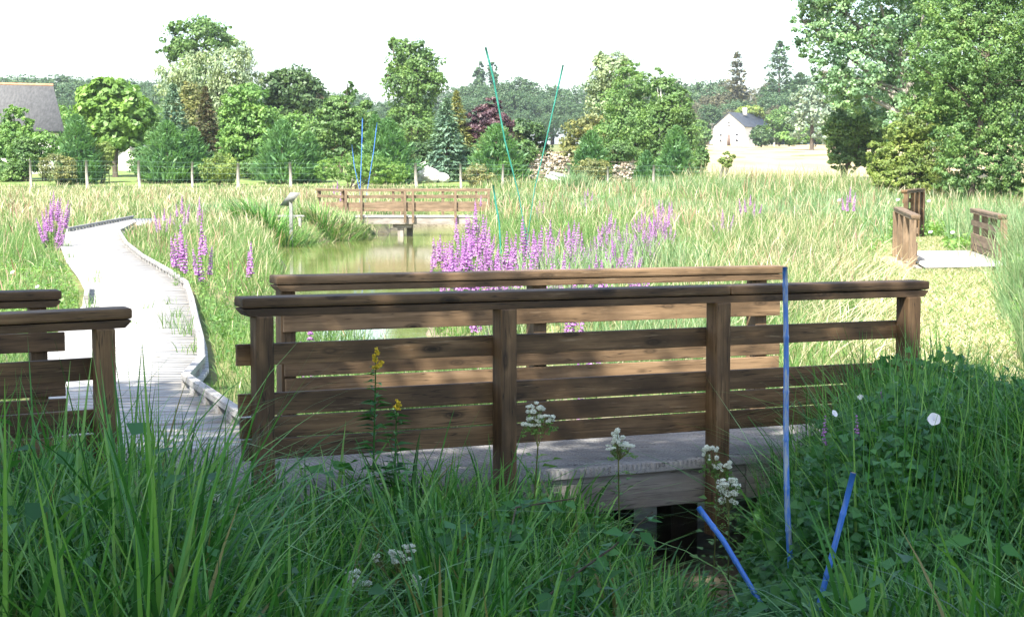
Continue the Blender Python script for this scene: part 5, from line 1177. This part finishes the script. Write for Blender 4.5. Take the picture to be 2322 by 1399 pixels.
# ------------------------------------------------------------------ painted bamboo canes
def cane_mat(name, a, worn, amt):
    m, nt, pb, out = mat_new(name); v = objvec(nt, (70, 70, 9)); n1 = noise(nt, 1, 5, v, .65)
    n2 = noise(nt, 3, 3, objvec(nt, (6, 6, 5)))
    c = mixc(nt, a, tuple(x*1.35 for x in a), n2.outputs[0]); c = mixc(nt, c, worn, ramp(nt, [(.58-amt*.12, (0, 0, 0)), (.70-amt*.12, (.85, .85, .85))], n1.outputs[0]).outputs[0])
    nt.links.new(c, pb.inputs['Base Color']); pb.inputs['Roughness'].default_value = .42; return m
M['blue_cane'] = cane_mat('worn blue painted bamboo', (.045, .15, .46), (.32, .38, .42), .9)
M['blue_clean'] = cane_mat('blue painted bamboo', (.04, .145, .48), (.20, .28, .42), .0)
M['teal_cane'] = cane_mat('blue green painted bamboo', (.015, .15, .11), (.06, .22, .17), .3)
M['cane_end'] = plain('cut bamboo end', (.35, .26, .20), (.5, .4, .3), 20, .8)
def cane(pts, d, r0, r1, mat, label, node, bury=.5, cut=True, group=None, dd=0.0):
    Q_ = [P(x, y, d + dd*i/(len(pts)-1)) for i, (x, y) in enumerate(pts)]; dirn = (Q_[-1]-Q_[-2]).normalized(); Q_.append(Q_[-1]+dirn*bury)
    Q_ = Q_[::-1]; root = thing('bamboo_cane', label, 'cane', tuple(Q_[0]), group); dist = [0]
    for a, b in zip(Q_[:-1], Q_[1:]): dist.append(dist[-1]+(b-a).length)
    T = dist[-1]; pos = []; rad = []; s = 0; nxt = node*.6; marks = []
    while nxt < T - node*.3: marks.append(nxt); nxt += node*random.uniform(.8, 1.2)
    ss = sorted(set([0, T] + [m+o for m in marks for o in (-.012, -.004, 0, .004, .012)] + dist))
    for s in ss:
        i = max(0, min(len(dist)-2, int(np.searchsorted(dist, s, 'right'))-1)); u = (s-dist[i])/(dist[i+1]-dist[i]); p = Q_[i].lerp(Q_[i+1], u); r = r0+(r1-r0)*s/T
        if any(abs(s-m) < .0025 for m in marks): r *= 1.16
        elif any(abs(abs(s-m)-.004) < .0005 for m in marks): r *= 1.12
        pos.append(p); rad.append(r)
    mb = MB(); mb.add(*tube(pos, rad, 12, True)); mb.build('cane', [mat], root, smooth=True)
    if cut:
        a = (pos[-1]-pos[-2]).normalized(); e = MB(); e.add(*tube([pos[-1]-a*.006, pos[-1]+a*.0015], [rad[-1]*.75]*2, 10)); e.build('cut_end', [M['cane_end']], root)
    return root
cane([(1780, 606), (1783, 800), (1782, 1000), (1785, 1150), (1790, 1240), (1797, 1330)], 6.9, .0140, .0105, M['blue_cane'], 'tall upright worn blue bamboo cane in front of the bridge railing', .20)
cane([(1584, 1150), (1640, 1225), (1712, 1345)], 6.7, .0095, .0115, M['blue_clean'], 'short blue bamboo cane leaning to the left over the dark ditch', .17, .3, dd=-.15)
cane([(1935, 1072), (1905, 1190), (1868, 1330)], 6.2, .0110, .0115, M['blue_clean'], 'short thick blue bamboo cane leaning to the right in the leafy tangle', .24, .3)
g_ = 'blue green canes in the meadow'
cane([(1101, 108), (1118, 175), (1145, 320), (1176, 440), (1197, 560)], 30, .005, .020, M['teal_cane'], 'tall blue green cane leaning left, longer arm of the V', .4, .6, False, g_)
cane([(1277, 148), (1262, 215), (1236, 330), (1212, 430), (1193, 560)], 30.2, .004, .016, M['teal_cane'], 'blue green cane leaning right, shorter arm of the V', .4, .6, False, g_)
cane([(1118, 420), (1124, 460), (1132, 505), (1134, 540)], 33, .014, .019, M['teal_cane'], 'short blue green cane stub at the end of the far footbridge', .4, .6, True, g_)
g_ = 'blue canes behind the far footbridge'
cane([(822, 268), (820, 350), (817, 425)], 70, .012, .018, M['blue_clean'], 'middle and tallest of the blue canes behind the far footbridge', .4, .8, False, g_)
cane([(855, 278), (847, 345), (834, 425)], 70.3, .010, .016, M['blue_clean'], 'right leaning blue cane behind the far footbridge', .4, .8, False, g_)
cane([(798, 328), (803, 375), (814, 425)], 69.8, .009, .013, M['blue_clean'], 'short left leaning blue cane behind the far footbridge', .4, .8, False, g_)

# ------------------------------------------------------------------ bramble shoots on the bank
def bramble(pts, d0, d1, label, seed):
    rng = np.random.default_rng(seed); Q_ = [P(x, y, d0+(d1-d0)*i/(len(pts)-1)) for i, (x, y) in enumerate(pts)]; root = thing('bramble', label, 'bramble', tuple(Q_[-1]), 'bramble shoots on the near bank')
    mb = MB(); mb.add(*tube(Q_, [.003+.003*i/(len(Q_)-1) for i in range(len(Q_))], 7)); mb.build('stem', [M['bark']], root)
    lv = MB(); n = 46; q = rng.uniform(0, .97, n)*(len(Q_)-1); pc = np.array([tuple(Q_[int(a)].lerp(Q_[int(a)+1], a-int(a))) for a in q]); an = rng.uniform(0, 6.28, n)
    A = np.stack([np.cos(an), np.sin(an), rng.normal(.0, .3, n)], 1); NN = np.stack([rng.normal(0, .35, n), rng.normal(-.3, .35, n), np.ones(n)], 1); ll_ = rng.uniform(.05, .10, n)
    V, Q = leaf2(pc + A*.02, A, NN, ll_, ll_*.6, .07); lv.add(V, Q); lv.build('leaves', [LM['herb']], root)
bramble([(1480, 1160), (1390, 1240), (1320, 1290), (1250, 1345), (1200, 1385)], 6.3, 5.9, 'bramble shoot with a red brown stem crossing the sedge under the bridge', 1)
bramble([(1300, 1130), (1170, 1150), (1150, 1240), (1120, 1320)], 6.8, 6.4, 'arching bramble shoot below the second bridge post', 2)

# ------------------------------------------------------------------ hazy summer air
hz = bpy.data.materials.new('hazy air'); hz.use_nodes = True; nt = hz.node_tree; nt.nodes.remove(nt.nodes['Principled BSDF'])
pv_ = nt.nodes.new('ShaderNodeVolumePrincipled'); pv_.inputs['Color'].default_value = (.86, .93, 1, 1); pv_.inputs['Density'].default_value = .00019; pv_.inputs['Anisotropy'].default_value = .2
nt.links.new(pv_.outputs[0], nt.nodes['Material Output'].inputs['Volume'])
hm = MB(); hm.add(*boxv((0, 1745, 34), (1, 0, 0), (0, 1, 0), (0, 0, 1), 1850, 1850, 38)); ho = hm.build('haze', hz); tag(ho, 'faint pale summer haze in the air', kind='stuff')
